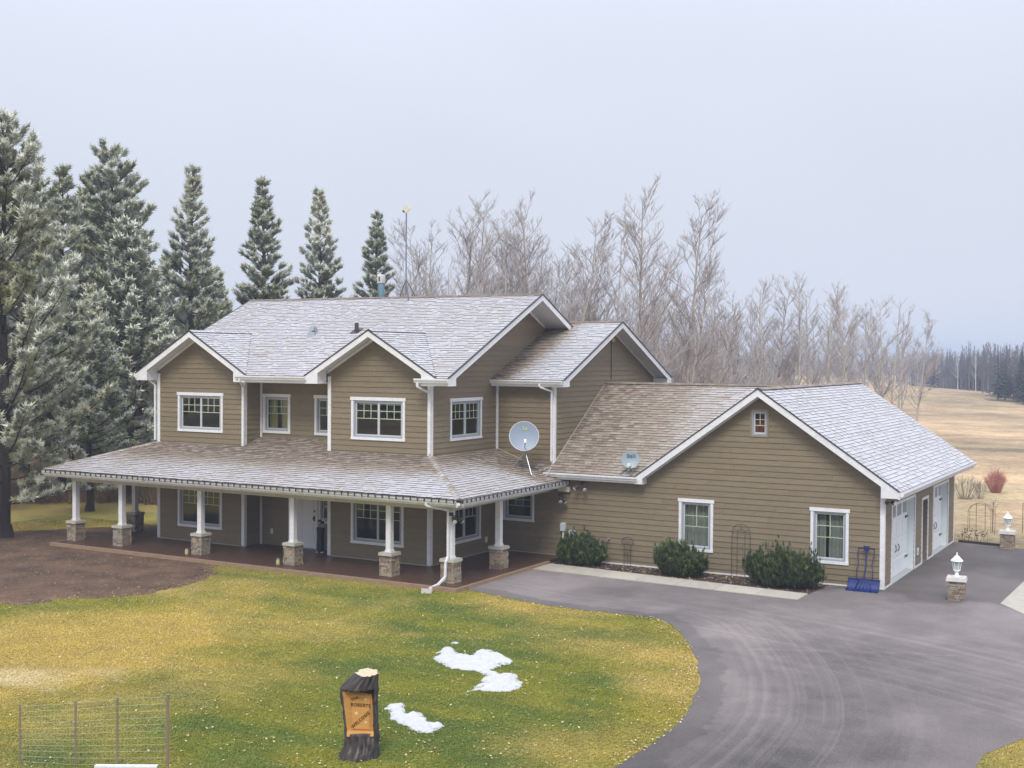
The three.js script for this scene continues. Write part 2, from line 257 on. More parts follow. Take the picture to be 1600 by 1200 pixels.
// a wall: sheathing with openings, and lap boards as parts of it
function wall(name, O, S, N, poly, opens = [], { boards = true, maxLen = 99, rowsFrom = -.13, thick = .14, hide = false } = {}) {
  const w = grp(name, house), sh = new THREE.Shape(poly.map(p => new THREE.Vector2(p[0], p[1])));
  for (const o of opens) { const h = new THREE.Path(); h.moveTo(o[0], o[1]); h.lineTo(o[0], o[3]); h.lineTo(o[2], o[3]); h.lineTo(o[2], o[1]); h.closePath(); sh.holes.push(h); }
  const g = new THREE.ExtrudeGeometry(sh, { depth: thick, bevelEnabled: false }); g.translate(0, 0, -thick);
  g.applyMatrix4(new THREE.Matrix4().makeBasis(S, UP, N).setPosition(O)); part('sheathing', g, M.sheath, w);
  if (!boards) return w;
  const ys = poly.map(p => p[1]), lo = Math.min(...ys), hi = Math.max(...ys); let row = 0;
  const at = (s, y, d) => O.clone().addScaledVector(S, s).addScaledVector(UP, y).addScaledVector(N, d);
  for (let y0 = rowsFrom + Math.floor((lo - rowsFrom) / ROW) * ROW; y0 < hi - .01; y0 += ROW, row++) {
    const y1 = y0 + ROW, band = clipBand(poly, Math.max(y0, lo), y1); if (band.length < 3) continue;
    const s0 = Math.min(...band.map(p => p[0])), s1 = Math.max(...band.map(p => p[0])); if (s1 - s0 < .03) continue;
    const cuts = [s0]; if (s1 - s0 > maxLen) { let c = s0 + maxLen * (.35 + .6 * h2(row, 77)); while (c < s1 - .5) { cuts.push(c); c += maxLen; } } cuts.push(s1);
    for (let k = 0; k < cuts.length - 1; k++) {
      let pieces = [clipS(band, cuts[k] + (k ? .003 : 0), cuts[k + 1] - (k < cuts.length - 2 ? .003 : 0))];
      for (const o of opens) {
        if (o[3] <= y0 || o[1] >= y1) continue; const nx = [];
        for (const P of pieces) { nx.push(clipS(P, -1e3, o[0]), clipS(P, o[2], 1e3)); const m = clipS(P, o[0], o[2]); if (o[1] > y0) nx.push(clipBand(m, -1e3, o[1])); if (o[3] < y1) nx.push(clipBand(m, o[3], 1e3)); }
        pieces = nx.filter(P => P.length >= 3);
      }
      const d = y => .004 + .020 * (y1 - y) / ROW;
      const tone = M.sidingTones[Math.floor(h2(row * 7 + k, name.length * 13) * 4)];
      // pieces that still touch (over or under an opening) stay one board
      const groups = []; for (const P of pieces) { if (P.length < 3) continue; const lo_ = Math.min(...P.map(p => p[0])), hi_ = Math.max(...P.map(p => p[0])); if (hi_ - lo_ < .012) continue; const t = groups.filter(g => lo_ < g.hi + .001 && hi_ > g.lo - .001); const m = { lo: lo_, hi: hi_, P: [P] }; for (const g of t) { m.lo = Math.min(m.lo, g.lo); m.hi = Math.max(m.hi, g.hi); m.P.push(...g.P); groups.splice(groups.indexOf(g), 1); } groups.push(m); }
      for (const gp of groups) { const b = new G(); for (const P of gp.P) { const tri = THREE.ShapeUtils.triangulateShape(P.map(p => new THREE.Vector2(p[0], p[1])), []);
        const ccw = THREE.ShapeUtils.area(P.map(p => new THREE.Vector2(p[0], p[1]))) > 0;
        for (const t of tri) { const q = t.map(i => at(P[i][0], P[i][1], d(P[i][1]))); ccw ? b.tri(q[0], q[1], q[2], tone) : b.tri(q[0], q[2], q[1], tone); }
        for (let i = 0; i < P.length; i++) { const a = P[i], c = P[(i + 1) % P.length]; const f = at(a[0], a[1], d(a[1])), e = at(c[0], c[1], d(c[1])), f0 = at(a[0], a[1], .0005), e0 = at(c[0], c[1], .0005); ccw ? b.quad(f0, e0, e, f, tone) : b.quad(f, e, e0, f0, tone); } }
        if (b.p.length) { const mid = at((gp.lo + gp.hi) / 2, (y0 + y1) / 2, 0), v = camera.position.clone().sub(mid), dist = v.length(); allBoards.push({ g: b, w, size: (gp.hi - gp.lo) * Math.max(.02, v.dot(N) / dist) / dist * (hide ? .01 : 1) }); }
      }
    }
  }
  return w;
}
// a window in a wall: casing, frame, sashes, panes, glazing bars
function windowAt(O, S, N, s0, y0, s1, y1, { sashes = 2, cols = 3, rows = 2, gridH = .45, curtain, casing = M.white, cw = .085, plain = false, blind, label } = {}) {
  const w = grp('window', house); if (label) w.userData.label = label; const F = (name, m, l) => { const g = new G(); for (const b of l) g.frame(O, S, UP, N, ...b); return part(name, g.build(), m, w); };
  if (!plain) { F('head_casing', casing, [[s0 - .03, y1 - cw - .02, .002, s1 + .03, y1, .05]]); F('side_casing', casing, [[s0, y0 + cw, .002, s0 + cw, y1 - cw - .02, .036]]); F('side_casing', casing, [[s1 - cw, y0 + cw, .002, s1, y1 - cw - .02, .036]]); F('sill', casing, [[s0 - .008, y0, .002, s1 + .008, y0 + cw, .044]]); }
  else { const c = cw; F('casing', casing, [[s0, y0, .002, s0 + c, y1, .034], [s1 - c, y0, .002, s1, y1, .034], [s0 + c, y1 - c, .002, s1 - c, y1, .034], [s0 + c, y0, .002, s1 - c, y0 + c, .034]]); }
  const a0 = s0 + cw, a1 = s1 - cw, b0 = y0 + cw, b1 = y1 - cw - (plain ? 0 : .02), f = .05;
  F('frame', M.frameGrey, [[a0, b0, -.12, a0 + f, b1, .012], [a1 - f, b0, -.12, a1, b1, .012], [a0 + f, b1 - f, -.12, a1 - f, b1, .012], [a0 + f, b0, -.12, a1 - f, b0 + f, .012]]);
  const c0 = a0 + f, c1 = a1 - f, d0 = b0 + f, d1 = b1 - f, wd = (c1 - c0) / sashes, q = .042;
  for (let i = 0; i < sashes; i++) {
    const e0 = c0 + i * wd, e1 = e0 + wd, n0 = i % 2 ? -.055 : -.07, n1 = i % 2 ? -.015 : -.03;
    F('sash', M.sash, [[e0, d0, n0, e0 + q, d1, n1], [e1 - q, d0, n0, e1, d1, n1], [e0 + q, d1 - q, n0, e1 - q, d1, n1], [e0 + q, d0, n0, e1 - q, d0 + q, n1]]);
    const g = new G(), pn = (n0 + n1) / 2 + .006, v = (s, y) => O.clone().addScaledVector(S, s).addScaledVector(UP, y).addScaledVector(N, pn);
    g.quad(v(e0 + q - .005, d0 + q - .005), v(e1 - q + .005, d0 + q - .005), v(e1 - q + .005, d1 - q + .005), v(e0 + q - .005, d1 - q + .005)); part('pane', g.build(), M.glass, w);
    const l = [], h = (d1 - d0) * gridH, m = .011, nA = pn - .016, nB = pn - .004, yb = d1 - q - h;
    for (let r = 1; r <= rows; r++) { const y = d1 - q - h * r / rows; l.push([e0 + q, y - m, nA, e1 - q, y + m, nB]); }
    for (let c = 1; c < cols; c++) { const s = mix(e0 + q, e1 - q, c / cols); l.push([s - m, yb, nA - .001, s + m, d1 - q, nB + .001]); }
    F('glazing_bar', M.muntin, l);
  }
  if (blind) F('blind', M.sash, [[c0 + .02, d1 - blind, -.2, c1 - .02, d1 + .05, -.19]]);
  if (curtain) {
    const g = new G(), n = 40, at = k => { const s = mix(c0 - .06, c1 + .06, k / n); return [s, -.24 + .035 * Math.sin(k * 1.25) + .012 * Math.sin(k * 2.9 + 1)]; }, v = (s, y, d) => O.clone().addScaledVector(S, s).addScaledVector(UP, y).addScaledVector(N, d);
    for (let k = 0; k < n; k++) { if (curtain.gap && k > n * curtain.gap[0] && k < n * curtain.gap[1]) continue; const [p, d] = at(k), [r, e] = at(k + 1); g.quad(v(p, b0 - .05, d), v(r, b0 - .05, e), v(r, b1 + .05, e), v(p, b1 + .05, d)); }
    part('curtain', g.build(), curtain.mat, w);
  }
  return [a0, b0, a1, b1];
}
const op = (s0, y0, s1, y1, cw = .085, plain = false) => [s0 + cw - .002, y0 + cw - .002, s1 - cw + .002, y1 - cw - (plain ? 0 : .02) + .002];
const X = V3(1, 0, 0), Z = V3(0, 0, 1), NX = V3(-1, 0, 0), NZ = V3(0, 0, -1);

const zo = .53, he = 5.87, zm = -5.5, hm = 8.69, mp = (hm - he) / (zo - zm), hba = 7.35, aL = -9.57, aR = -2.0, hw = 2.55, zv = zo - (hba - he) / mp;
const dy = .13;   // roof build-up below the shingle plane
const bp = (hba - he) / hw;
const curtGrey = std(C(.27, .27, .25), .95), curtOlive = std(C(.42, .38, .14), .95), curtRed = std(C(.34, .035, .04), .95), curtPale = std(C(.55, .54, .50), .95);
// bays (front wall z = 0), storeys share one wall
for (const [ax, nm] of [[aL, 'bay_wall'], [aR, 'bay_wall']]) {
  const x0 = ax - 2, O = V3(x0, 0, 0), e = hba - bp * 2 - dy, u = [.96, 3.85, 3.05, 5.22], l = [.96, .5, 3.02, 2.06];
  wall(nm, O, X, Z, [[0, 0], [4, 0], [4, e], [2, hba - dy - .02], [0, e]], [op(...u), op(...l)], {});
  windowAt(O, X, Z, ...u, { label: ax === aL ? 'two sash window in the left gable above the porch' : 'two sash window in the middle gable above the porch', blind: ax === aR ? .1 : 0 }); windowAt(O, X, Z, ...l, { gridH: .42 });
}
// recess between the bays
{
  const O = V3(-7.57, 0, -.83), u1 = [.13, 3.86, 1.33, 5.21], u2 = [2.38, 3.86, 3.58, 5.21], L = 3.61;
  const door = [1.27, 0, 2.53, 2.15], sl = [2.56, .9, 3.4, 2.12];
  wall('recess_wall', O, X, Z, [[0, 0], [L, 0], [L, 5.9], [0, 5.9]], [op(...u1), op(...u2), [1.37, .02, 2.43, 2.06], op(...sl)]);
  windowAt(O, X, Z, ...u1, { sashes: 1, curtain: { mat: curtOlive, gap: [.3, .55] }, label: 'narrow upper window with olive curtains between the gables' }); windowAt(O, X, Z, ...u2, { sashes: 1, label: 'narrow upper window half hidden by the middle gable' });
  windowAt(O, X, Z, ...sl, { sashes: 1, cols: 2, gridH: .5 });
  const d = grp('front_door', house), F = (n, m, l) => { const g = new G(); for (const b of l) g.frame(O, X, UP, Z, ...b); return part(n, g.build(), m, d); };
  F('door_casing', M.white, [[1.27, 0, .002, 1.37, 2.15, .04], [2.43, 0, .002, 2.53, 2.15, .04], [1.37, 2.06, .002, 2.43, 2.15, .04]]);
  F('door_leaf', std(C(.74, .73, .74), .5), [[1.37, .03, -.07, 2.43, 2.06, -.03]]);
  for (const [a, b, c, e] of [[1.5, .2, 1.84, .9], [1.96, .2, 2.3, .9], [1.5, 1.0, 1.84, 1.85], [1.96, 1.0, 2.3, 1.85]]) F('door_panel', std(C(.74, .73, .74), .5), [[a, b, -.03, c, e, -.018]]);
  F('threshold', M.metalGrey, [[1.37, 0, -.1, 2.43, .03, .05]]);
  F('handle', M.blackIron, [[2.33, .95, -.03, 2.37, 1.12, .02], [2.31, 1.02, .02, 2.37, 1.05, .05]]);
  F('deadbolt', M.blackIron, [[2.33, 1.25, -.03, 2.38, 1.3, 0]]);
  wall('recess_side_wall', V3(-7.57, 0, 0), NZ, X, [[0, 0], [.83, 0], [.83, 5.9], [0, 5.9]]);
  wall('recess_side_wall', V3(-3.96, 0, -.83), Z, NX, [[0, 0], [.83, 0], [.83, 5.9], [0, 5.9]], [], { hide: true });
}
// right hand side of the main block
{
  const O = V3(0, 0, 0), T = s => hm - mp * Math.abs(s + zm) - dy - .02, u = [1.1, 3.84, 3.05, 5.2], l = [1.1, .5, 3.02, 2.06];
  wall('side_wall', O, NZ, X, [[0, 0], [4.04, 0], [4.04, 5.85], [7.4, 7.45], [7.4, T(7.4)], [5.5, T(5.5)], [0, T(0)]], [op(...u), op(...l)]);
  windowAt(O, NZ, X, ...u, { label: 'two sash window on the side wall of the upper storey' }); windowAt(O, NZ, X, ...l, { label: 'window on the side wall under the porch roof' });
  wall('side_wall', V3(-11.57, 0, -11), Z, NX, [[0, 0], [11, 0], [11, T(0)], [5.5, T(5.5)], [0, T(0)]], [], { hide: true });
  wall('back_wall', V3(0, 0, -11), NX, NZ, [[0, 0], [11.57, 0], [11.57, 5.9], [0, 5.9]], [], { boards: false });
}
// wing
wall('wing_wall', V3(0, 0, -4.04), X, Z, [[0, 2.62], [2.216, 2.62], [2.216, 5.7], [0, 5.7]]);
{
  const hwR = 7.8, ws = (hwR - 5.79) / 4.54, T = s => hwR - ws * Math.abs(s - 4.16) - dy - .02;
  wall('wing_gable_wall', V3(2.216, 0, -4.04), NZ, X, [[0, 2.62], [8.36, 2.62], [8.36, T(8.36)], [4.16, T(4.16)], [0, T(0)]]);
  wall('back_wall', V3(2.216, 0, -12.4), NX, NZ, [[0, 0], [2.2, 0], [2.2, 5.6], [0, 5.6]], [], { boards: false });
}
// garage and link: one long front wall
const xa = 9.28, hg = 5.63, ge = 2.78, gxl = 5.3, gxr = 13.47, gzo = -3.66;
const gl = (hg - ge) / (xa - gxl), gr = (hg - ge) / (gxr - xa);
{
  const O = V3(0, 0, -4.04), w0 = [.3, 1.03, 1.5, 2.15], w1 = [6.65, .53, 7.78, 2.16], w2 = [10.82, .51, 11.95, 2.15], w3 = [8.93, 4.16, 9.51, 5.01];
  wall('garage_front_wall', O, X, Z, [[0, -.13], [12.95, -.13], [12.95, hg - gr * (12.95 - xa) - dy], [xa, hg - dy - .02], [gxl + .02, ge - dy], [2.3, ge - dy], [2.216, 2.62], [0, 2.62]], [op(...w0), op(...w1), op(...w2), op(...w3, .05, true)], { maxLen: 3.66 });
  windowAt(O, X, Z, ...w0, { sashes: 1, cols: 3, gridH: .5 });
  windowAt(O, X, Z, ...w1, { sashes: 1, cols: 2, gridH: .5, curtain: { mat: curtGrey }, label: 'tall curtained window in the garage wall above the middle shrub' });
  windowAt(O, X, Z, ...w2, { sashes: 1, cols: 2, gridH: .5, curtain: { mat: curtGrey, gap: [.3, .42] }, label: 'tall window in the garage wall beside the blue snow scoop' });
  windowAt(O, X, Z, ...w3, { sashes: 1, cols: 2, gridH: .55, plain: true, cw: .05, casing: std(C(.24, .20, .14), .6), curtain: { mat: curtRed }, label: 'small red curtained window high in the garage gable' });
  // right hand wall with two garage doors and a side door
  const D1 = [.88, -.13, 4.18, 2.28], D2 = [7.02, -.13, 9.78, 2.28], DM = [5.2, -.13, 6.22, 2.05], P = V3(12.95, 0, -4.04);
  wall('garage_side_wall', P, NZ, X, [[0, -.13], [10.95, -.13], [10.95, hg - gr * (12.95 - xa) - dy], [0, hg - gr * (12.95 - xa) - dy]], [[D1[0] + .08, -.13, D1[2] - .08, D1[3] - .08], [D2[0] + .08, -.13, D2[2] - .08, D2[3] - .08], [DM[0] + .09, -.13, DM[2] - .09, DM[3] - .09]].map(o => [o[0], o[1] + .001, o[2], o[3]]), { thick: .3 });
  const F = (g, n, m, l) => { const q = new G(); for (const b of l) q.frame(P, NZ, UP, X, ...b); return part(n, q.build(), m, g); };
  const doorW = std(C(.78, .79, .80), .45), jamb = std(C(.70, .76, .76), .5);
  for (const D of [D1, D2]) {
    const g = grp('garage_door', house), a = D[0] + .08, b = D[2] - .08, t = D[3] - .08, n = -.20;
    F(g, 'door_casing', M.white, [[D[0], D[1], .002, a, D[3], .04], [b, D[1], .002, D[2], D[3], .04], [a, t, .002, b, D[3], .04]]);
    F(g, 'jamb_lining', jamb, [[a, D[1] + .01, -.29, a + .02, t, .002], [b - .02, D[1] + .01, -.29, b, t, .002], [a + .02, t - .02, -.29, b - .02, t, .002]]);
    const hs = (t - .02 - (-.09)) / 4, mid = (a + b) / 2;
    for (let k = 0; k < 4; k++) {
      const y0 = -.09 + k * hs, y1 = y0 + hs - .008;
      if (k < 3) F(g, 'door_section', doorW, [[a + .02, y0, n - .05, b - .02, y1, n], ...[0, 1, 2, 3].map(i => { const w = (b - a - .04) / 4, s = a + .02 + i * w; return [s + .05, y0 + .06, n, s + w - .05, y1 - .06, n + .01]; })]);
      else {
        const w = (b - a - .04) / 4, l = [[a + .02, y0, n - .05, b - .02, y0 + .1, n], [a + .02, y1 - .1, n - .05, b - .02, y1, n]];
        for (let i = 0; i <= 4; i++) { const s = a + .02 + i * w; l.push([Math.max(a + .02, s - .07), y0 + .1, n - .05, Math.min(b - .02, s + .07), y1 - .1, n]); }
        F(g, 'door_section', doorW, l);
        for (let i = 0; i < 4; i++) { const s = a + .02 + i * w, p = F(g, 'door_lite', M.doorLite ??= std(C(.09, .11, .13), .06), [[s + .07, y0 + .1, n - .045, s + w - .07, y1 - .1, n - .03]]); F(p, 'glazing_bar', doorW, [1, 2, 3].map(k => { const q = s + .07 + (w - .14) * k / 4; return [q - .012, y0 + .1, n - .03, q + .012, y1 - .1, n - .015]; })); }
      }
    }
    for (const y of [.33, 1.58]) { F(g, 'strap_hinge', M.blackIron, [[b - .34, y - .02, n, b - .04, y + .02, n + .03], [b - .36, y - .045, n, b - .32, y + .045, n + .025]]); F(g, 'strap_hinge', M.blackIron, [[a + .04, y - .02, n, a + .34, y + .02, n + .03], [a + .32, y - .045, n, a + .36, y + .045, n + .025]]); }
    for (const s of [-1, 1]) { const c = mid + s * .14; const h = new G(); const pt = (u, y, d) => P.clone().addScaledVector(NZ, u).addScaledVector(UP, y).addScaledVector(X, d); const q = []; for (let i = 0; i <= 8; i++) { const t = i / 8 * Math.PI; q.push(pt(c + s * .07 * Math.sin(t), .75 + .11 * Math.cos(t), n + .04 * Math.sin(t) + .012)); } h.path(q, .013); part('pull_handle', h.build(), M.blackIron, g); }
    F(g, 'door_sill', std(C(.38, .40, .40), .8), [[a, -.128, -.3, b, -.098, .03]]);
  }
  { const g = grp('side_door', house), a = DM[0] + .09, b = DM[2] - .09, t = DM[3] - .09;
    F(g, 'door_casing', M.white, [[DM[0], DM[1], .002, a, DM[3], .04], [b, DM[1], .002, DM[2], DM[3], .04], [a, t, .002, b, DM[3], .04]]);
    F(g, 'door_leaf', std(C(.115, .10, .13), .5), [[a, -.10, -.17, b, t, -.12]]); F(g, 'door_sill', M.metalGrey, [[a, -.128, -.17, b, -.10, .03]]); F(g, 'handle', M.metalGrey, [[a + .08, .9, -.12, a + .12, .96, -.05]]); }
  { const g = grp('hose_tap', house); F(g, 'tap_plate', M.white, [[4.5, .28, .02, 4.68, .5, .05]]); F(g, 'tap_spout', M.metalGrey, [[4.56, .34, .05, 4.6, .4, .16]]); }
  wall('garage_back_wall', V3(12.95, 0, -14.99), NX, NZ, [[0, -.13], [7.3, -.13], [7.3, 2.9], [12.95 - xa, hg - .3], [0, 2.9]], [], { boards: false });
  wall('garage_inner_wall', V3(5.6, 0, -14.99), Z, NX, [[0, -.13], [10.8, -.13], [10.8, 2.6], [0, 2.6]], [], { boards: false });
  const bs = new G(); bs.box(2.7, -.13, -4.04 + .021, 12.97, -.065, -4.04 + .034); part('base_flashing', bs.build(), M.white, house);
  const bs2 = new G(); for (const [a, b] of [[0, .88], [4.18, 5.2], [6.22, 7.02], [9.78, 10.95]]) bs2.frame(P, NZ, UP, X, a, -.13, .021, b, -.05, .034); part('base_flashing', bs2.build(), M.white, house);
  const bs3 = new G(); for (const [a, b] of [[-11.57, -7.57], [-4, 0]]) bs3.box(a, .003, .021, b, .03, .032); bs3.box(0.021, .003, -4.02, .032, .03, 0); bs3.box(0, .003, -4.019, 2.7, .03, -4.008); part('base_flashing', bs3.build(), M.stoneCap, house);
}
// floors and partitions inside, so that the rooms are closed and dark
{ const g = new G(); g.box(-11.4, -.2, -10.9, -.14, -.02, -.98); g.box(-11.4, 2.75, -10.9, -.14, 3.0, -.98); g.box(-11.4, 2.75, -.98, -7.72, 3.0, -.15); g.box(-3.8, 2.75, -.98, -.14, 3, -.15); g.box(-11.4, -.02, -5.2, -.14, 5.85, -5.0); g.box(-11.4, 5.72, -10.9, -.14, 5.84, -.98); g.box(.02, -.2, -12.3, 12.6, -.135, -4.2); g.box(2.4, -.13, -6.4, 12.4, 2.5, -6.2); g.box(-.0, -.13, -8, 2.1, 2.5, -7.8); part('interior_floor', g.build(), M.inner, house); }

{ // boards: the 300 that show largest are parts, the rest one part
  allBoards.sort((p, q) => q.size - p.size); const rest = []; allBoards.forEach((o, i) => { if (i < 300) part('siding_board', o.g.build(), M.siding, o.w); else rest.push(o.g.build()); });
  if (rest.length) part('siding_boards', mergeGeometries(rest), M.siding, house).userData.kind = 'stuff';
}
// ---- corner boards
{ const cb = (x, z, sx, sz, y0, y1) => { const g = new G(), w = .1, t = .03; // wraps an outside corner; sx/sz: outward signs
    const xa = x + sx * t, za = z + sz * t; g.box(Math.min(x - sx * w, xa), y0, Math.min(z + sz * .002, za), Math.max(x - sx * w, xa), y1, Math.max(z + sz * .002, za)); g.box(Math.min(x + sx * .002, xa), y0, Math.min(z - sz * w, z), Math.max(x + sx * .002, xa), y1, Math.max(z - sz * w, z)); part('corner_board', g.build(), M.white, house); };
  const e = 5.86;
  for (const [x, s] of [[-11.57, -1], [-7.57, 1], [-3.96, -1], [0, 1]]) cb(x, 0, s, 1, .005, e);
  cb(2.216, -4.04, 1, 1, 2.9, 5.7); cb(2.216, -12.4, 1, -1, 2.9, 5.75); cb(12.95, -4.04, 1, 1, -.125, 2.95); cb(12.95, -14.99, 1, -1, -.125, 2.95);
  const ib = (x, z, sx, y0, y1) => { const g = new G(); g.box(Math.min(x, x + sx * .08), y0, z + .0215, Math.max(x, x + sx * .08), y1, z + .05); part('corner_board', g.build(), M.white, house); };
  ib(-7.548, -.83, 1, .005, 5.7); ib(-3.985, -.83, -1, .005, 5.7); ib(.022, -4.04, 1, .005, 5.7);
}
// ------------------------------------------------------------------ roofs
// shingle tones: bare brown shingle to thick frost; the frost lies in patches of its own
const tones = [C(.19, .148, .11), C(.235, .185, .14), C(.28, .225, .175), C(.335, .285, .24), C(.39, .35, .32), C(.445, .415, .405), C(.49, .475, .49), C(.535, .525, .56)];
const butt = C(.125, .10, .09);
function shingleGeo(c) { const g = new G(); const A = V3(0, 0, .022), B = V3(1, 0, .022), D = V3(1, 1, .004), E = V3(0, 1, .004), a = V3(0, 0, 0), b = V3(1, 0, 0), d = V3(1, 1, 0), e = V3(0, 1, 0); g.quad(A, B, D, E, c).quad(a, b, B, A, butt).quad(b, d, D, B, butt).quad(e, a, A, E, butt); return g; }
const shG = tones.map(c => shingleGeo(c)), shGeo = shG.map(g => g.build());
const allShingles = [];
const EXPO = .135;
function facet(name, pts, e, frost, { shingles = true, soffit = true, cap = false } = {}) {
  const n = pts[1].clone().sub(pts[0]).cross(pts[2].clone().sub(pts[0])).normalize(); if (n.y < 0) n.negate();
  const u = n.clone().cross(e).normalize(); if (u.y < 0) u.negate(); // up-slope
  const ee = u.clone().cross(n).normalize(); // right handed e,u,n
  const O = pts[0], P = pts.map(p => { const d = p.clone().sub(O); return [d.dot(ee), d.dot(u)]; });
  const r = grp(name, house), v = (a, b, d) => O.clone().addScaledVector(ee, a).addScaledVector(u, b).addScaledVector(n, d);
  const ccw = THREE.ShapeUtils.area(P.map(p => new THREE.Vector2(...p))) > 0, Q = ccw ? P : [...P].reverse(), tri = THREE.ShapeUtils.triangulateShape(Q.map(p => new THREE.Vector2(...p)), []);
  const slab = (d0, d1) => { const g = new G(); for (const t of tri) { g.tri(...t.map(i => v(...Q[i], d1))); g.tri(...[t[0], t[2], t[1]].map(i => v(...Q[i], d0))); } for (let i = 0; i < Q.length; i++) { const a = Q[i], b = Q[(i + 1) % Q.length]; g.quad(v(...a, d0), v(...b, d0), v(...b, d1), v(...a, d1)); } return g.build(); };
  part('roof_deck', slab(-.035, 0), M.deck, r); if (soffit) part('soffit_panel', slab(-.105, -.036), M.soffit, r);
  if (!shingles) return r;
  const b0 = Math.min(...P.map(p => p[1])), b1 = Math.max(...P.map(p => p[1])); let row = 0;
  for (let b = b0 - .02; b < b1 - .05; b += EXPO, row++) {
    const bb = Math.max(b + EXPO * .5, b0 + .001), xsn = [];
    for (let i = 0; i < P.length; i++) { const p = P[i], q = P[(i + 1) % P.length]; if ((p[1] > bb) !== (q[1] > bb)) xsn.push(p[0] + (q[0] - p[0]) * (bb - p[1]) / (q[1] - p[1])); }
    xsn.sort((p, q) => p - q);
    for (let k = 0; k + 1 < xsn.length; k += 2) {
      let a = xsn[k]; const end = xsn[k + 1];
      while (a < end - .04) {
        let w = R(.13, .28); if (end - a - w < .12) w = end - a; w = Math.min(w, end - a);
        const c = v(a + w / 2, b, 0), f = clamp(frost(c, b - b0, b1 - b0) + (rnd() - .5) * .14 + (fbm(c.x * 1.3 + 11, c.z * 1.3 + c.y * 2, 3) - .5) * .27);
        const lowPly = rnd() < .27; let t = Math.round(f * 7 - (lowPly ? .75 : 0)); t = clamp(t, 0, 7); if (f < .2) t = pick([0, 1, 2, 2, 3]);
        const m = new THREE.Matrix4().makeBasis(ee.clone().multiplyScalar(w - .004), u.clone().multiplyScalar(EXPO + .012), n.clone().multiplyScalar(lowPly ? .45 : 1)).setPosition(v(a + .002, b, .001 + (h2(row, k) * .001)));
        allShingles.push({ m, t, r, c, far: name.includes('back') }); a += w;
      }
    }
  }
  return r;
}
const nearWall = (d, s) => clamp(d / s);
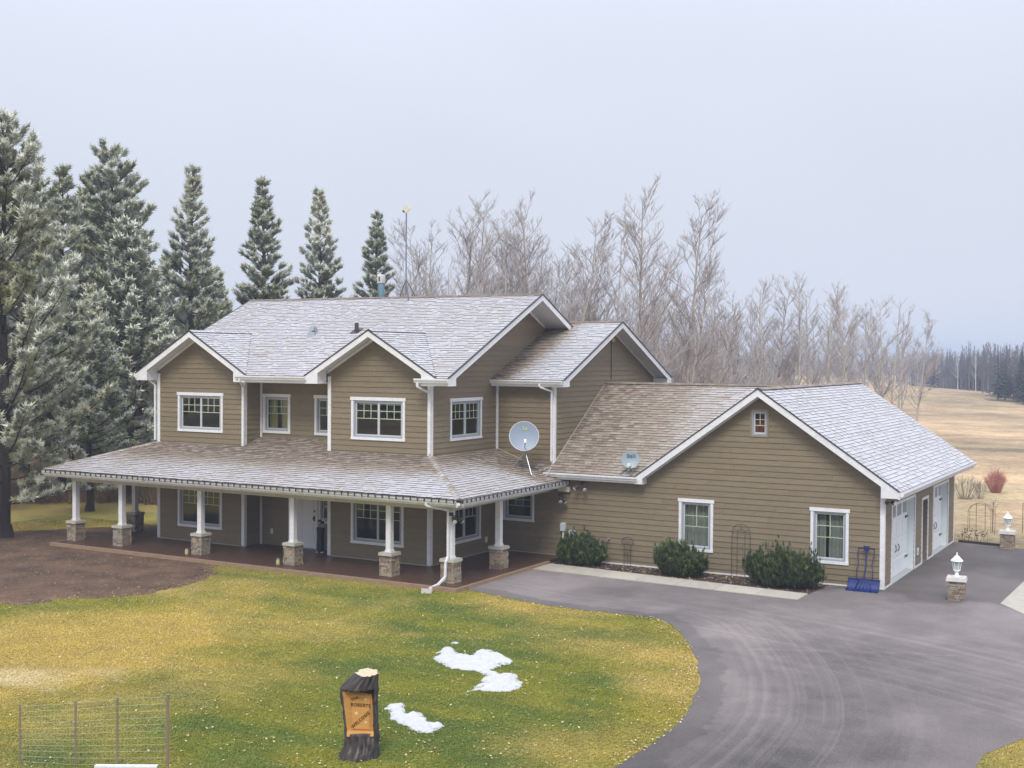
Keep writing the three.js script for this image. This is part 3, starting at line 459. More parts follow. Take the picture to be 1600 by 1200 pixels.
// main block
{
  const y = z => hm - mp * Math.abs(z - zm), xl = -12.12, xr = .95;
  facet('main_roof_slope', [V3(xl, he, zo), V3(aL, hba, zv), V3(aL + hw, he, zo), V3(aR - hw, he, zo), V3(aR, hba, zv), V3(aR + hw, he, zo), V3(xr, he, zo), V3(xr, hm, zm), V3(xl, hm, zm)], X, () => .90);
  facet('main_roof_back_slope', [V3(xr, y(-11.53), -11.53), V3(xl, y(-11.53), -11.53), V3(xl, hm, zm), V3(xr, hm, zm)], NX, () => .9, { shingles: false });
  for (const a of [aL, aR]) {
    facet('gable_roof_slope', [V3(a + hw, he, zo), V3(a, hba, zo), V3(a, hba, zv)], Z, () => .95);
    facet('gable_roof_slope', [V3(a - hw, he, zo), V3(a, hba, zv), V3(a, hba, zo)], Z, () => .9);
  }
  // wing
  facet('wing_roof_slope', [V3(.01, 5.79, -3.66), V3(2.75, 5.79, -3.66), V3(2.75, 7.8, -8.2), V3(.01, 7.8, -8.2)], X, c => .04 + .95 * clamp((c.x - .25 + (c.z + 3.66) * .07) / 1.1));
  facet('wing_roof_back_slope', [V3(2.75, 5.77, -12.78), V3(0, 5.77, -12.78), V3(0, 7.8, -8.2), V3(2.75, 7.8, -8.2)], NX, () => .8, { shingles: false });
  // link between wing and garage
  const cz = -7.97, cs = (hg - ge) / (gzo - cz), zx = z => ge + cs * (gzo - z);
  facet('link_roof_slope', [V3(1.9, ge, gzo), V3(gxl, ge, gzo), V3(xa, hg, cz), V3(2.23, hg, cz), V3(2.23, zx(-4.02), -4.02), V3(1.15, zx(-4.02), -4.02)], X, c => .02 + .80 * clamp((c.x - 2.9) / 4.6) + .16 * clamp((c.x - 1.5) / 1.5) * clamp((3.6 - c.y) / .9));
  facet('link_roof_back_slope', [V3(xa, 2.8, -12.2), V3(2.23, 2.8, -12.2), V3(2.23, hg, cz), V3(xa, hg, cz)], NX, () => .8, { shingles: false });
  // garage
  facet('garage_roof_slope', [V3(gxr, ge, gzo), V3(gxr, ge, -15.94), V3(xa, hg, -15.94), V3(xa, hg, gzo)], Z, () => 1.0);
  facet('garage_roof_back_slope', [V3(gxl, ge, -15.94), V3(gxl, ge, gzo), V3(xa, hg, gzo), V3(xa, hg, -15.94)], Z, () => .8, { shingles: false });
  // porch
  const pe = 2.51, pt = 3.43, pz = 2.62, px = 2.7, pl = -14.42, ps = (pt - pe) / pz;
  facet('porch_roof_slope', [V3(pl, pe, pz), V3(px, pe, pz), V3(0, pt, .0), V3(-3.96, pt, 0), V3(-3.96, pt + ps * .83, -.83), V3(-7.57, pt + ps * .83, -.83), V3(-7.57, pt, 0), V3(-11.57, pt, 0)], X, (c, b, L) => .80 - .82 * smooth(.6, 2.6, b) + .12 * smooth(-4, 2, c.x) * smooth(2.2, .8, b));
  facet('porch_roof_slope', [V3(px, pe, pz), V3(px, pe, -4.03), V3(.0, pt, -4.03), V3(0, pt, 0)], Z, (c, b) => (.78 - .55 * smooth(1.0, 2.8, b)) * smooth(-3.6, -1.6, c.z + (2.7 - c.x) * -.4));
  facet('porch_roof_slope', [V3(pl, pe, -5.5), V3(pl, pe, pz), V3(-11.57, pt, 0), V3(-11.57, pt, -5.5)], Z, () => .5);
  // ridge and hip caps
  const capRun = (p, q, t) => { const L = p.distanceTo(q), nC = Math.round(L / .24), d = q.clone().sub(p).normalize(), side = d.clone().cross(UP).normalize(), upn = side.clone().cross(d).normalize(); for (let i = 0; i < nC; i++) { const g = new G(), a = p.clone().addScaledVector(d, i * L / nC), b = p.clone().addScaledVector(d, (i + 1.1) * L / nC), c = tones[clamp(t + Math.floor(rnd() * 3) - 1, 0, 7)], lift = .03, w = .13, dr = t < 3 ? .05 : .05;
      const A = a.clone().addScaledVector(upn, lift + .012), B = b.clone().addScaledVector(upn, lift), Al = a.clone().addScaledVector(side, -w).addScaledVector(upn, lift - dr), Bl = b.clone().addScaledVector(side, -w).addScaledVector(upn, lift - dr - .012), Ar = a.clone().addScaledVector(side, w).addScaledVector(upn, lift - dr), Br = b.clone().addScaledVector(side, w).addScaledVector(upn, lift - dr - .012);
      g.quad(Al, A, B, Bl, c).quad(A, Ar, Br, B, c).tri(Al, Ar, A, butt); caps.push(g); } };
  const caps = [];
  capRun(V3(-12.12, hm, zm), V3(.95, hm, zm), 0); capRun(V3(.4, 7.8, -8.2), V3(2.75, 7.8, -8.2), 0); capRun(V3(2.23, hg, cz), V3(xa, hg, cz), 0); capRun(V3(xa, hg, gzo), V3(xa, hg, -15.94), 3);
  capRun(V3(px, pe, pz), V3(0, pt, 0), 4); capRun(V3(pl, pe, pz), V3(-11.57, pt, 0), 3); for (const a of [aL, aR]) capRun(V3(a, hba, zo), V3(a, hba, zv), 6);
  const g = mergeGeometries(caps.map(c => c.build())); const m = part('ridge_caps', g, M.shingle, house); m.userData.kind = 'stuff';
}
{ // the 300 shingles that show largest are parts of their own, the rest one part
  const cp = camera.position; for (const s of allShingles) s.d = s.c.distanceTo(cp) + (s.far ? 1e3 : 0);
  allShingles.sort((a, b) => a.d - b.d);
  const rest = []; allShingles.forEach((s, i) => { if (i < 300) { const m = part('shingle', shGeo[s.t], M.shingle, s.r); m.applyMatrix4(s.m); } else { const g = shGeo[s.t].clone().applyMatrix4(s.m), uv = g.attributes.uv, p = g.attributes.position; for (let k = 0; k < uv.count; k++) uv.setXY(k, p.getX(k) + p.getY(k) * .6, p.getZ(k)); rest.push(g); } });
  const m = part('shingles', mergeGeometries(rest), M.shingle, house); m.userData.kind = 'stuff';
}
// ---- fascia, rakes, gutters, soffits
{
  const rake = (p, q, out, h = .2) => { const g = new G(); g.edge(p, q, h, .028, .012, out); part('rake_board', g.build(), M.white, house); const d = new G(); const a = p.clone(), b = q.clone(); a.y += .022; b.y += .022; d.edge(a, b, .036, .05, 0, out); part('drip_edge', d.build(), M.dripEdge, house); };
  const frieze = (p, q, out) => { const g = new G(); g.edge(p, q, .1, .03, .14, out); part('frieze_board', g.build(), M.white, house); };
  for (const a of [aL, aR]) { rake(V3(a - hw, he, zo), V3(a, hba, zo), Z); rake(V3(a, hba, zo), V3(a + hw, he, zo), Z); frieze(V3(a - 2, hba - bp * 2, .021), V3(a, hba, .021), Z); frieze(V3(a, hba, .021), V3(a + 2, hba - bp * 2, .021), Z); }
  rake(V3(.95, he, zo), V3(.95, hm, zm), X); rake(V3(.95, hm, zm), V3(.95, hm - mp * 2.8, zm - 2.8), X); frieze(V3(.021, hm - mp * 5.4, -.1), V3(.021, hm, zm), X); frieze(V3(.021, hm, zm), V3(.021, hm - mp * 1.9, zm - 1.9), X);
  rake(V3(-12.12, he, zo), V3(-12.12, hm, zm), NX);
  rake(V3(2.75, 5.79, -3.66), V3(2.75, 7.8, -8.2), X); rake(V3(2.75, 7.8, -8.2), V3(2.75, 5.77, -12.78), X); frieze(V3(2.237, 5.96, -4.04), V3(2.237, 7.8, -8.2), X); frieze(V3(2.237, 7.8, -8.2), V3(2.237, 5.96, -12.4), X);
  rake(V3(gxl, ge, gzo), V3(xa, hg, gzo), Z, .22); rake(V3(xa, hg, gzo), V3(gxr, ge, gzo), Z, .22); frieze(V3(gxl + .25, ge + .25 * gl, -4.019), V3(xa, hg, -4.019), Z); frieze(V3(xa, hg, -4.019), V3(12.9, hg - gr * (12.9 - xa), -4.019), Z);
  // boxed eave returns at the feet of the gables
  const ret = (x0, y0, z0, x1, y1, z1) => part('eave_return', new G().box(x0, y0, z0, x1, y1, z1).build(), M.white, house);
  const E = he - .24;
  const wedge = (x0, x1, y0, yA, yB, z0, z1) => part('eave_return', new G().hex([V3(x0, y0, z1), V3(x1, y0, z1), V3(x1, y0, z0), V3(x0, y0, z0)], [V3(x0, yA, z1), V3(x1, yB, z1), V3(x1, yB, z0), V3(x0, yA, z0)]).build(), M.white, house);
  for (const a of [aL, aR]) { wedge(a - hw + .04, a - 2.03, E, he - .08, he + .18, .045, zo - .02); wedge(a + 2.03, a + hw - .03, E, he + .18, he - .08, .045, zo - .02); }
  ret(.06, E, .02, .92, he - .03, zo - .02);
  ret(2.25, 5.55, -4.02, 2.72, 5.76, -3.68); ret(2.25, 5.5, -12.74, 2.72, 5.75, -12.42);
  ret(12.985, ge - .2, -3.98, gxr - .03, ge - .02, gzo - .02); ret(gxl + .02, ge - .24, -4.015, gxl + .25, ge - .02, gzo - .02);
  // gable foot plates: the triangle of rake board over each return
  const foot = (pts, out) => { const g = new G(); const b = pts.map(p => p.clone().addScaledVector(out, .026)); g.tri(b[0], b[1], b[2]); g.tri(pts[2], pts[1], pts[0]); for (let i = 0; i < 3; i++) g.quad(pts[i], pts[(i + 1) % 3], b[(i + 1) % 3], b[i]); part('rake_foot', g.build(), M.white, house); };
  for (const a of [aL, aR]) { foot([V3(a + hw - .55, he - .24, zo), V3(a + hw - .02, he - .24, zo), V3(a + hw - .55, he + .24, zo)], Z); foot([V3(a - hw + .02, he - .24, zo), V3(a - hw + .55, he - .24, zo), V3(a - hw + .55, he + .24, zo)], Z); }
  foot([V3(12.95, ge - .2, gzo), V3(gxr, ge - .2, gzo), V3(12.95, ge + .28, gzo)], Z); foot([V3(gxl, ge - .22, gzo), V3(gxl + .26, ge - .22, gzo), V3(gxl + .26, ge + .12, gzo)], Z);
  foot([V3(.95, he - .24, zo), V3(.95, he - .24, zo - .45), V3(.95, he + .18, zo - .45)], X);
  foot([V3(2.75, 5.57, -3.66), V3(2.75, 5.57, -4.05), V3(2.75, 5.95, -4.05)], X); foot([V3(2.75, 5.55, -12.4), V3(2.75, 5.55, -12.76), V3(2.75, 5.93, -12.4)], X);
  // flat soffits
  const sof = (x0, z0, x1, z1, y) => part('eave_soffit', new G().box(x0, y, z0, x1, y + .03, z1).build(), M.soffit, house);
  sof(-7.52, -.80, -4.0, zo - .02, he - .245); sof(.03, -4.0, 2.2, -3.68, 5.55); sof(2.0, -4.01, gxl, gzo - .02, ge - .215); sof(12.99, -15.9, gxr - .03, -4.0, ge - .2);
  // gutters: a K shaped trough
  const gutter = (p, q, out, h = .13) => { // profile in (out, up)
    const pr = [[0, 0], [.07, 0], [.085, .04], [.12, .085], [.12, h], [.108, h], [.108, .09], [.075, .045], [.065, .012], [.012, .012], [.012, h], [0, h]], g = new G(), v = (o, k) => o.clone().addScaledVector(out, k[0]).add(V3(0, k[1] - h - .015, 0));
    const flip = q.clone().sub(p).cross(out).y > 0; for (let i = 0; i < pr.length; i++) { const a = pr[i], b = pr[(i + 1) % pr.length]; flip ? g.quad(v(q, a), v(p, a), v(p, b), v(q, b)) : g.quad(v(p, a), v(q, a), v(q, b), v(p, b)); }
    for (const o of [p, q]) { const fl = (o === p) !== flip; const A = v(o, [0, 0]), B = v(o, [.085, 0.0]), Cc = v(o, [.12, .085]), D = v(o, [.12, h]), Ee = v(o, [0, h]); for (const t of [[A, B, Cc], [A, Cc, D], [A, D, Ee]]) g.tri(...(fl ? t : [t[0], t[2], t[1]])); }
    part('gutter', g.build(), M.white, house); const f = new G(); f.edge(p, q, .2, -.028, .02, out); part('fascia_board', f.build(), M.white, house); };
  gutter(V3(aL + hw - .4, he, zo), V3(aR - hw + .1, he, zo), Z); gutter(V3(-.2, he, zo + .03), V3(1.0, he, zo + .03), Z); gutter(V3(-12.12, he, zo), V3(-12.12, he, -4), NX);
  gutter(V3(-.12, 5.79, -3.66), V3(2.72, 5.79, -3.66), Z); gutter(V3(2.08, ge, gzo), V3(gxl + .1, ge, gzo), Z); gutter(V3(gxr, ge, gzo), V3(gxr, ge, -15.94), X);
  gutter(V3(-14.42, 2.51, 2.62), V3(2.82, 2.51, 2.62), Z, .15); gutter(V3(2.7, 2.51, 2.74), V3(2.7, 2.51, -4.0), X, .15); gutter(V3(-14.42, 2.51, 2.62), V3(-14.42, 2.51, -5.5), NX, .15);
  // porch ceiling and beams
  const ceil = new G(); ceil.box(-14.38, 2.27, -5.5, -11.6, 2.3, 2.6).box(-11.6, 2.27, .04, 2.66, 2.3, 2.6).box(.06, 2.27, -3.99, 2.66, 2.3, .04).box(-7.5, 2.27, -.79, -4.03, 2.3, .04); part('porch_ceiling', ceil.build(), M.soffit, house);
  const beams = std(C(.60, .58, .50), .6, { map: rep(grain, .6) });
  part('porch_beam', new G().box(-13.66, 2.09, 1.86, 2.12, 2.265, 2.06).build(), beams, house); part('porch_beam', new G().box(1.9, 2.09, -4.0, 2.1, 2.265, 1.86).build(), beams, house); part('porch_beam', new G().box(-13.66, 2.09, -5.4, -13.46, 2.265, 1.86).build(), beams, house);
  part('beam_end', new G().box(2.45, 2.13, -4.0, 2.86, 2.30, -3.9).build(), beams, house);
  // downspouts
  const spout = pts => part('downspout', new G().path(pts, .042).build(), M.white, house);
  spout([V3(-7.25, 5.74, zo + .06), V3(-7.25, 5.66, zo + .06), V3(-7.53, 5.45, .09), V3(-7.53, 3.5, .09)]); spout([V3(-.08, 5.74, zo + .09), V3(-.08, 5.6, zo + .09), V3(.02, 5.4, .085), V3(.02, 3.52, .085)]);
  spout([V3(1.9, 5.66, -3.6), V3(1.9, 5.56, -3.6), V3(2.17, 5.4, -3.95), V3(2.17, 3.1, -3.95)]); spout([V3(-11.9, 5.74, .3), V3(-11.64, 5.45, .09), V3(-11.64, 3.5, .09)]);
  spout([V3(1.62, 2.37, 2.69), V3(1.62, 2.28, 2.69), V3(2.02, 2.1, 2.14), V3(2.02, .76, 2.14), V3(2.02, .62, 2.26), V3(2.02, .2, 2.28), V3(1.95, .02, 2.55), V3(1.85, -.06, 2.85)]);
  part('splash_block', new G().hex([V3(1.55, GY, 2.83), V3(1.9, GY, 3.35), V3(2.15, GY, 3.2), V3(1.95, GY, 2.8)], [V3(1.57, GY + .05, 2.84), V3(1.9, GY + .03, 3.33), V3(2.12, GY + .03, 3.2), V3(1.93, GY + .05, 2.82)]).build(), M.stoneCap, house);
  part('downspout', new G().path([V3(13.5, 2.63, -15.6), V3(13.3, 2.5, -15.7), V3(12.9, 2.45, -15.1)], .04).build(), std(C(.2, .15, .1), .5), house);
}
// ---- porch slab and columns
{
  const slabM = new THREE.MeshPhysicalMaterial({ color: C(.092, .050, .036), roughness: .42, map: rep(speck, .3), bumpMap: rep(speckBump, .35), bumpScale: .01, roughnessMap: rep(speck, .25) });
  const edgeM = std(C(.36, .24, .15), .9, { map: rep(speck, .5), bumpMap: rep(speckBump, .6), bumpScale: .02 });
  const panel = (x0, z0, x1, z1) => part('porch_slab', new G().box(x0 + .004, -.1, z0 + .004, x1 - .004, 0, z1 - .004).build(), slabM, house);
  const xs = [-13.85, -11.4, -8.6, -5.8, -3.0, -.2, 2.62]; for (let i = 0; i < 6; i++) panel(xs[i], .0, xs[i + 1], 2.66);
  panel(-7.55, -.82, -3.98, 0); panel(-13.85, -3, -11.6, 0); panel(-13.85, -5.5, -11.6, -3); panel(.03, -2, 2.62, 0); panel(.03, -4.0, 2.62, -2);
  part('slab_edge', new G().box(-13.93, -.16, 2.66, 2.7, -.004, 2.78).build(), edgeM, house); part('slab_edge', new G().box(2.62, -.16, -2.9, 2.7, -.004, 2.655).build(), edgeM, house); part('slab_edge', new G().box(-13.93, -.16, -5.5, -13.855, -.004, 2.655).build(), edgeM, house);
}
function stonePillar(parent, x, z, y0, w, h, seed) {     // ledgestone cladding: every stone its own mesh, joints recessed
  rnd = mulberry(seed); part('pillar_core', new G().box(x - w / 2 + .03, y0, z - w / 2 + .03, x + w / 2 - .03, y0 + h, z + w / 2 - .03).build(), M.mortar, parent);
  let y = y0; while (y < y0 + h - .01) {
    let ht = R(.045, .085); if (y0 + h - y - ht < .04) ht = y0 + h - y;
    for (let f = 0; f < 4; f++) {
      const S = [X, NZ, NX, Z][f], N = [Z, X, NZ, NX][f], O = V3(x, 0, z).addScaledVector(N, w / 2 - .03).addScaledVector(S, -w / 2); let s = f % 2 ? 0 : .0; const end = w;
      let a = -.0; while (a < end - .02) { let L = R(.10, .24); if (end - a - L < .08) L = end - a; const j = .004, pr = R(.012, .045), g = new G();
        const v = (s, u, n) => O.clone().addScaledVector(S, s).addScaledVector(UP, u).addScaledVector(N, n), q = R(-.004, .004), q2 = R(-.004, .004);
        const a0 = a + (a > 0 ? j : -pr * .6), a1 = a + L - (a + L < end - .01 ? j : -pr * .6);
        g.hex([v(a0, y + j / 2 + q, pr * .85), v(a1, y + j / 2 - q, pr), v(a1, y + j / 2, 0), v(a0, y + j / 2, 0)], [v(a0 + .004, y + ht - j / 2 + q2, pr), v(a1 - .004, y + ht - j / 2 - q2, pr * .9), v(a1, y + ht - j / 2, 0), v(a0, y + ht - j / 2, 0)]);
        part('stone', g.build(), pick(M.stones), parent); a += L; }
    }
    y += ht;
  }
}
{
  const cols = [[-13.34, 2.17], [-11.08, 2.17], [-7.47, 2.17], [-3.61, 2.17], [.06, 2.17], [2.22, 2.17], [2.22, -.6], [-13.34, -.58]];
  cols.forEach(([cx, cz], i) => {
    const x = cx - .22, z = cz - .22, g = grp('porch_column', house); stonePillar(g, x, z, .001, .41, .61, 100 + i);
    part('cap', new G().hex([V3(x - .25, .612, z + .25), V3(x + .25, .612, z + .25), V3(x + .25, .612, z - .25), V3(x - .25, .612, z - .25)], [V3(x - .235, .70, z + .235), V3(x + .235, .70, z + .235), V3(x + .235, .70, z - .235), V3(x - .235, .70, z - .235)]).build(), M.stoneCap, g);
    part('post', new G().box(x - .085, .70, z - .085, x + .085, 2.088, z + .085).build(), M.white, g);
    part('post_collar', new G().box(x - .105, .70, z - .105, x + .105, .76, z + .105).build(), M.white, g);
  });
}
rnd = mulberry(991);
// ---- fittings on the house
{
  const fl = (x, y, z, out, heads, name = 'floodlight') => { const g = grp(name, house); part('mount', new G().cbox(x, y, z, .09, .09, .09).build(), M.blackIron, g); heads.forEach(([dx, dy, dz]) => { const a = V3(x, y, z), b = V3(x + dx, y + dy, z + dz), h = new G(); h.bar(a, b, .018); part('arm', h.build(), M.blackIron, g); const k = new G(), o = b.clone().add(V3(dx, dy - .05, dz).multiplyScalar(.8)); k.bar(b, o, .05, 8, .075); part('lamp_head', k.build(), M.blackIron, g); const l = new G(); l.bar(o, o.clone().add(V3(dx, dy - .05, dz).multiplyScalar(.08)), .066, 8); part('lens', l.build(), M.white, g); }); };
  fl(2.1, 2.0, 2.1, Z, [[.14, -.08, .12], [.16, -.1, -.08]]); fl(3.35, 2.45, -3.86, Z, [[.1, -.08, .1], [-.1, -.08, .1]]); fl(13.05, 2.42, -3.95, X, [[.14, .03, .06]]); fl(2.6, 2.05, -3.8, Z, [[.05, -.1, .1], [.1, -.12, 0]]);
  const outlet = (O, S, N, s, y) => part('outlet_cover', new G().frame(O, S, UP, N, s - .06, y - .09, .02, s + .06, y + .09, .06).build(), std(C(.72, .66, .5), .5), house);
  outlet(V3(-7.57, 0, -.83), X, Z, .55, .48); outlet(V3(0, 0, 0), NZ, X, 3.35, .42);
  { const g = new G(); g.path([V3(2.245, 7.1, -8.4), V3(2.245, 5.75, -8.4)], .016); part('cable', g.build(), M.black, house); const k = grp('wall_light', house); part('bulb', new G().cbox(2.3, 7.16, -8.34, .07, .13, .06).build(), std(C(.55, .45, .12), .5), k); part('bulb', new G().cbox(2.3, 7.16, -8.48, .07, .13, .06).build(), std(C(.55, .45, .12), .5), k); part('bracket', new G().cbox(2.27, 7.12, -8.41, .06, .04, .2).build(), M.blackIron, k); }
  // flashing strip where the link roof meets the wing
  { const cz = -7.97, cs = (hg - ge) / (gzo - cz); part('step_flashing', new G().path([V3(2.25, ge + cs * .36 + .03, -4.02), V3(2.25, hg + .03, cz)], .018).build(), std(C(.42, .38, .32), .6), house); part('step_flashing', new G().path([V3(.03, 3.46, -4.005), V3(1.1, 3.08, -4.0)], .018).build(), std(C(.42, .38, .32), .6), house); part('kick_strip', new G().path([V3(2.25, 3.0, -4.0), V3(2.05, 2.84, -3.62)], .014).build(), M.stoneCap, house); }
  const on = (x, z) => hm - mp * (z - zm);
  { const g = grp('roof_vent', house), x = -6.6, z = -2.5, y = on(x, z) + .02; part('vent_base', new G().hex([V3(x - .17, y - .085, z + .17), V3(x + .17, y - .085, z + .17), V3(x + .17, y + .075, z - .17), V3(x - .17, y + .075, z - .17)], [V3(x - .14, y + .06, z + .13), V3(x + .14, y + .06, z + .13), V3(x + .14, y + .12, z - .13), V3(x - .14, y + .12, z - .13)]).build(), M.metalGrey, g); part('vent_hood', new G().hex([V3(x - .1, y + .1, z + .12), V3(x + .1, y + .1, z + .12), V3(x + .1, y + .12, z - .1), V3(x - .1, y + .12, z - .1)], [V3(x - .08, y + .24, z + .08), V3(x + .08, y + .24, z + .08), V3(x + .08, y + .24, z - .08), V3(x - .08, y + .24, z - .08)]).build(), M.metalGrey, g); }
  { const g = grp('vent_pipe', house), x = -4.86, z = -2.7, y = on(x, z); const p = lathe([[.0, .3], [.07, .3], [.07, .05], [.15, -.08], [.0, -.08]], 14); p.translate(x, y, z); part('pipe', p, M.black, g); const b = new G(); b.hex([V3(x - .16, y - .07, z + .18), V3(x + .16, y - .07, z + .18), V3(x + .16, y + .1, z - .18), V3(x - .16, y + .1, z - .18)], [V3(x - .16, y - .045, z + .18), V3(x + .16, y - .045, z + .18), V3(x + .16, y + .125, z - .18), V3(x - .16, y + .125, z - .18)]); part('boot', b.build(), M.black, g); }
  { const g = grp('chimney_flue', house), x = -6.18, z = -6; const p = lathe([[0, 8.2], [.125, 8.2], [.125, 9.25], [0, 9.25]], 20); p.translate(x, 0, z); part('flue_pipe', p, std(C(.16, .27, .32), .4, { metalness: .4 }), g); const c = lathe([[.10, 9.25], [.16, 9.27], [.16, 9.55], [.13, 9.58], [0, 9.6]], 20); c.translate(x, 0, z); part('flue_cap', c, std(C(.52, .52, .50), .5), g); part('cap_slot', new G().box(x - .0, 9.34, z + .15, x + .05, 9.5, z + .167).build(), M.black, g); }
}

// ------------------------------------------------------------------ vegetation
const ord = ['first', 'second', 'third', 'fourth', 'fifth', 'sixth', 'seventh', 'eighth', 'ninth', 'tenth', 'eleventh', 'twelfth', 'thirteenth', 'fourteenth', 'fifteenth', 'sixteenth', 'seventeenth', 'eighteenth', 'nineteenth', 'twentieth'];
const bark = std(C(.085, .066, .056), .95, { map: rep(speck, 1.5, .5), bumpMap: rep(speckBump, 1.5, .5), bumpScale: .05 });
const needleM = new THREE.MeshStandardMaterial({ color: 0xffffff, roughness: .9, vertexColors: true }), needleI = new THREE.MeshStandardMaterial({ color: 0xffffff, roughness: .9 });
function spray(nb, len, rad, wid, seed) {       // a shoot set with needles: thin triangles round a short axis (along +y)
  const r = mulberry(seed), p = [], nn = [];
  for (let i = 0; i < nb; i++) {
    const t = i / nb, y0 = t * len * .85, az = i * 2.4 + r() * .6, tilt = .55 + .5 * (1 - t) + (r() - .5) * .4, L = rad * (.75 + .5 * r());
    const dx = Math.cos(az) * Math.sin(tilt), dz = Math.sin(az) * Math.sin(tilt), dyy = Math.cos(tilt), sx = -Math.sin(az), sz = Math.cos(az), w = wid * (.7 + .6 * r()) / 2;
    p.push(sx * w, y0, sz * w, -sx * w, y0, -sz * w, dx * L, y0 + dyy * L, dz * L); 
  }
  const g = new THREE.BufferGeometry(); g.setAttribute('position', new THREE.Float32BufferAttribute(p, 3)); g.computeVertexNormals(); return g;
}
const sprayGeo = spray(15, .20, .20, .075, 5), sprayLow = spray(7, .24, .27, .15, 9), sprayFine = spray(16, .12, .085, .022, 6);
const qUp = V3(0, 1, 0);
function instanced(geo, mat, list, name) {
  const m = new THREE.InstancedMesh(geo, mat, list.length), o = new THREE.Object3D();
  list.forEach((t, i) => { o.position.copy(t.p); o.quaternion.setFromUnitVectors(qUp, t.d); o.rotateY(t.a || 0); if (t.sy) o.scale.set(t.s, t.sy, t.s); else o.scale.setScalar(t.s); o.updateMatrix(); m.setMatrixAt(i, o.matrix); if (t.c) m.setColorAt(i, t.c); });
  m.name = name; m.instanceMatrix.needsUpdate = true; return m;
}
function taper(g, pts, r0, r1, sides) { const n = pts.length - 1; for (let i = 0; i < n; i++) g.bar(pts[i], pts[i + 1], mix(r0, r1, i / n), sides, mix(r0, r1, (i + 1) / n)); }
function mergedSprays(geo, list) {                 // one continuous crown mesh with a colour for each shoot
  const gp = geo.attributes.position.array, gn = geo.attributes.normal.array, n = gp.length / 3, P = new Float32Array(list.length * n * 3), N = new Float32Array(P.length), K = new Float32Array(P.length), o = new THREE.Object3D(), v = V3(), w = V3(); let k = 0;
  for (const t of list) { o.position.copy(t.p); o.quaternion.setFromUnitVectors(qUp, t.d); o.rotateY(t.a || 0); o.scale.setScalar(t.s); o.updateMatrix(); for (let i = 0; i < n; i++) { v.fromArray(gp, i * 3).applyMatrix4(o.matrix); w.fromArray(gn, i * 3).applyQuaternion(o.quaternion); P[k] = v.x; P[k + 1] = v.y; P[k + 2] = v.z; N[k] = w.x; N[k + 1] = w.y; N[k + 2] = w.z; K[k] = t.c.r; K[k + 1] = t.c.g; K[k + 2] = t.c.b; k += 3; } }
  const g = new THREE.BufferGeometry(); g.setAttribute('position', new THREE.BufferAttribute(P, 3)); g.setAttribute('normal', new THREE.BufferAttribute(N, 3)); g.setAttribute('color', new THREE.BufferAttribute(K, 3)); return g;
}
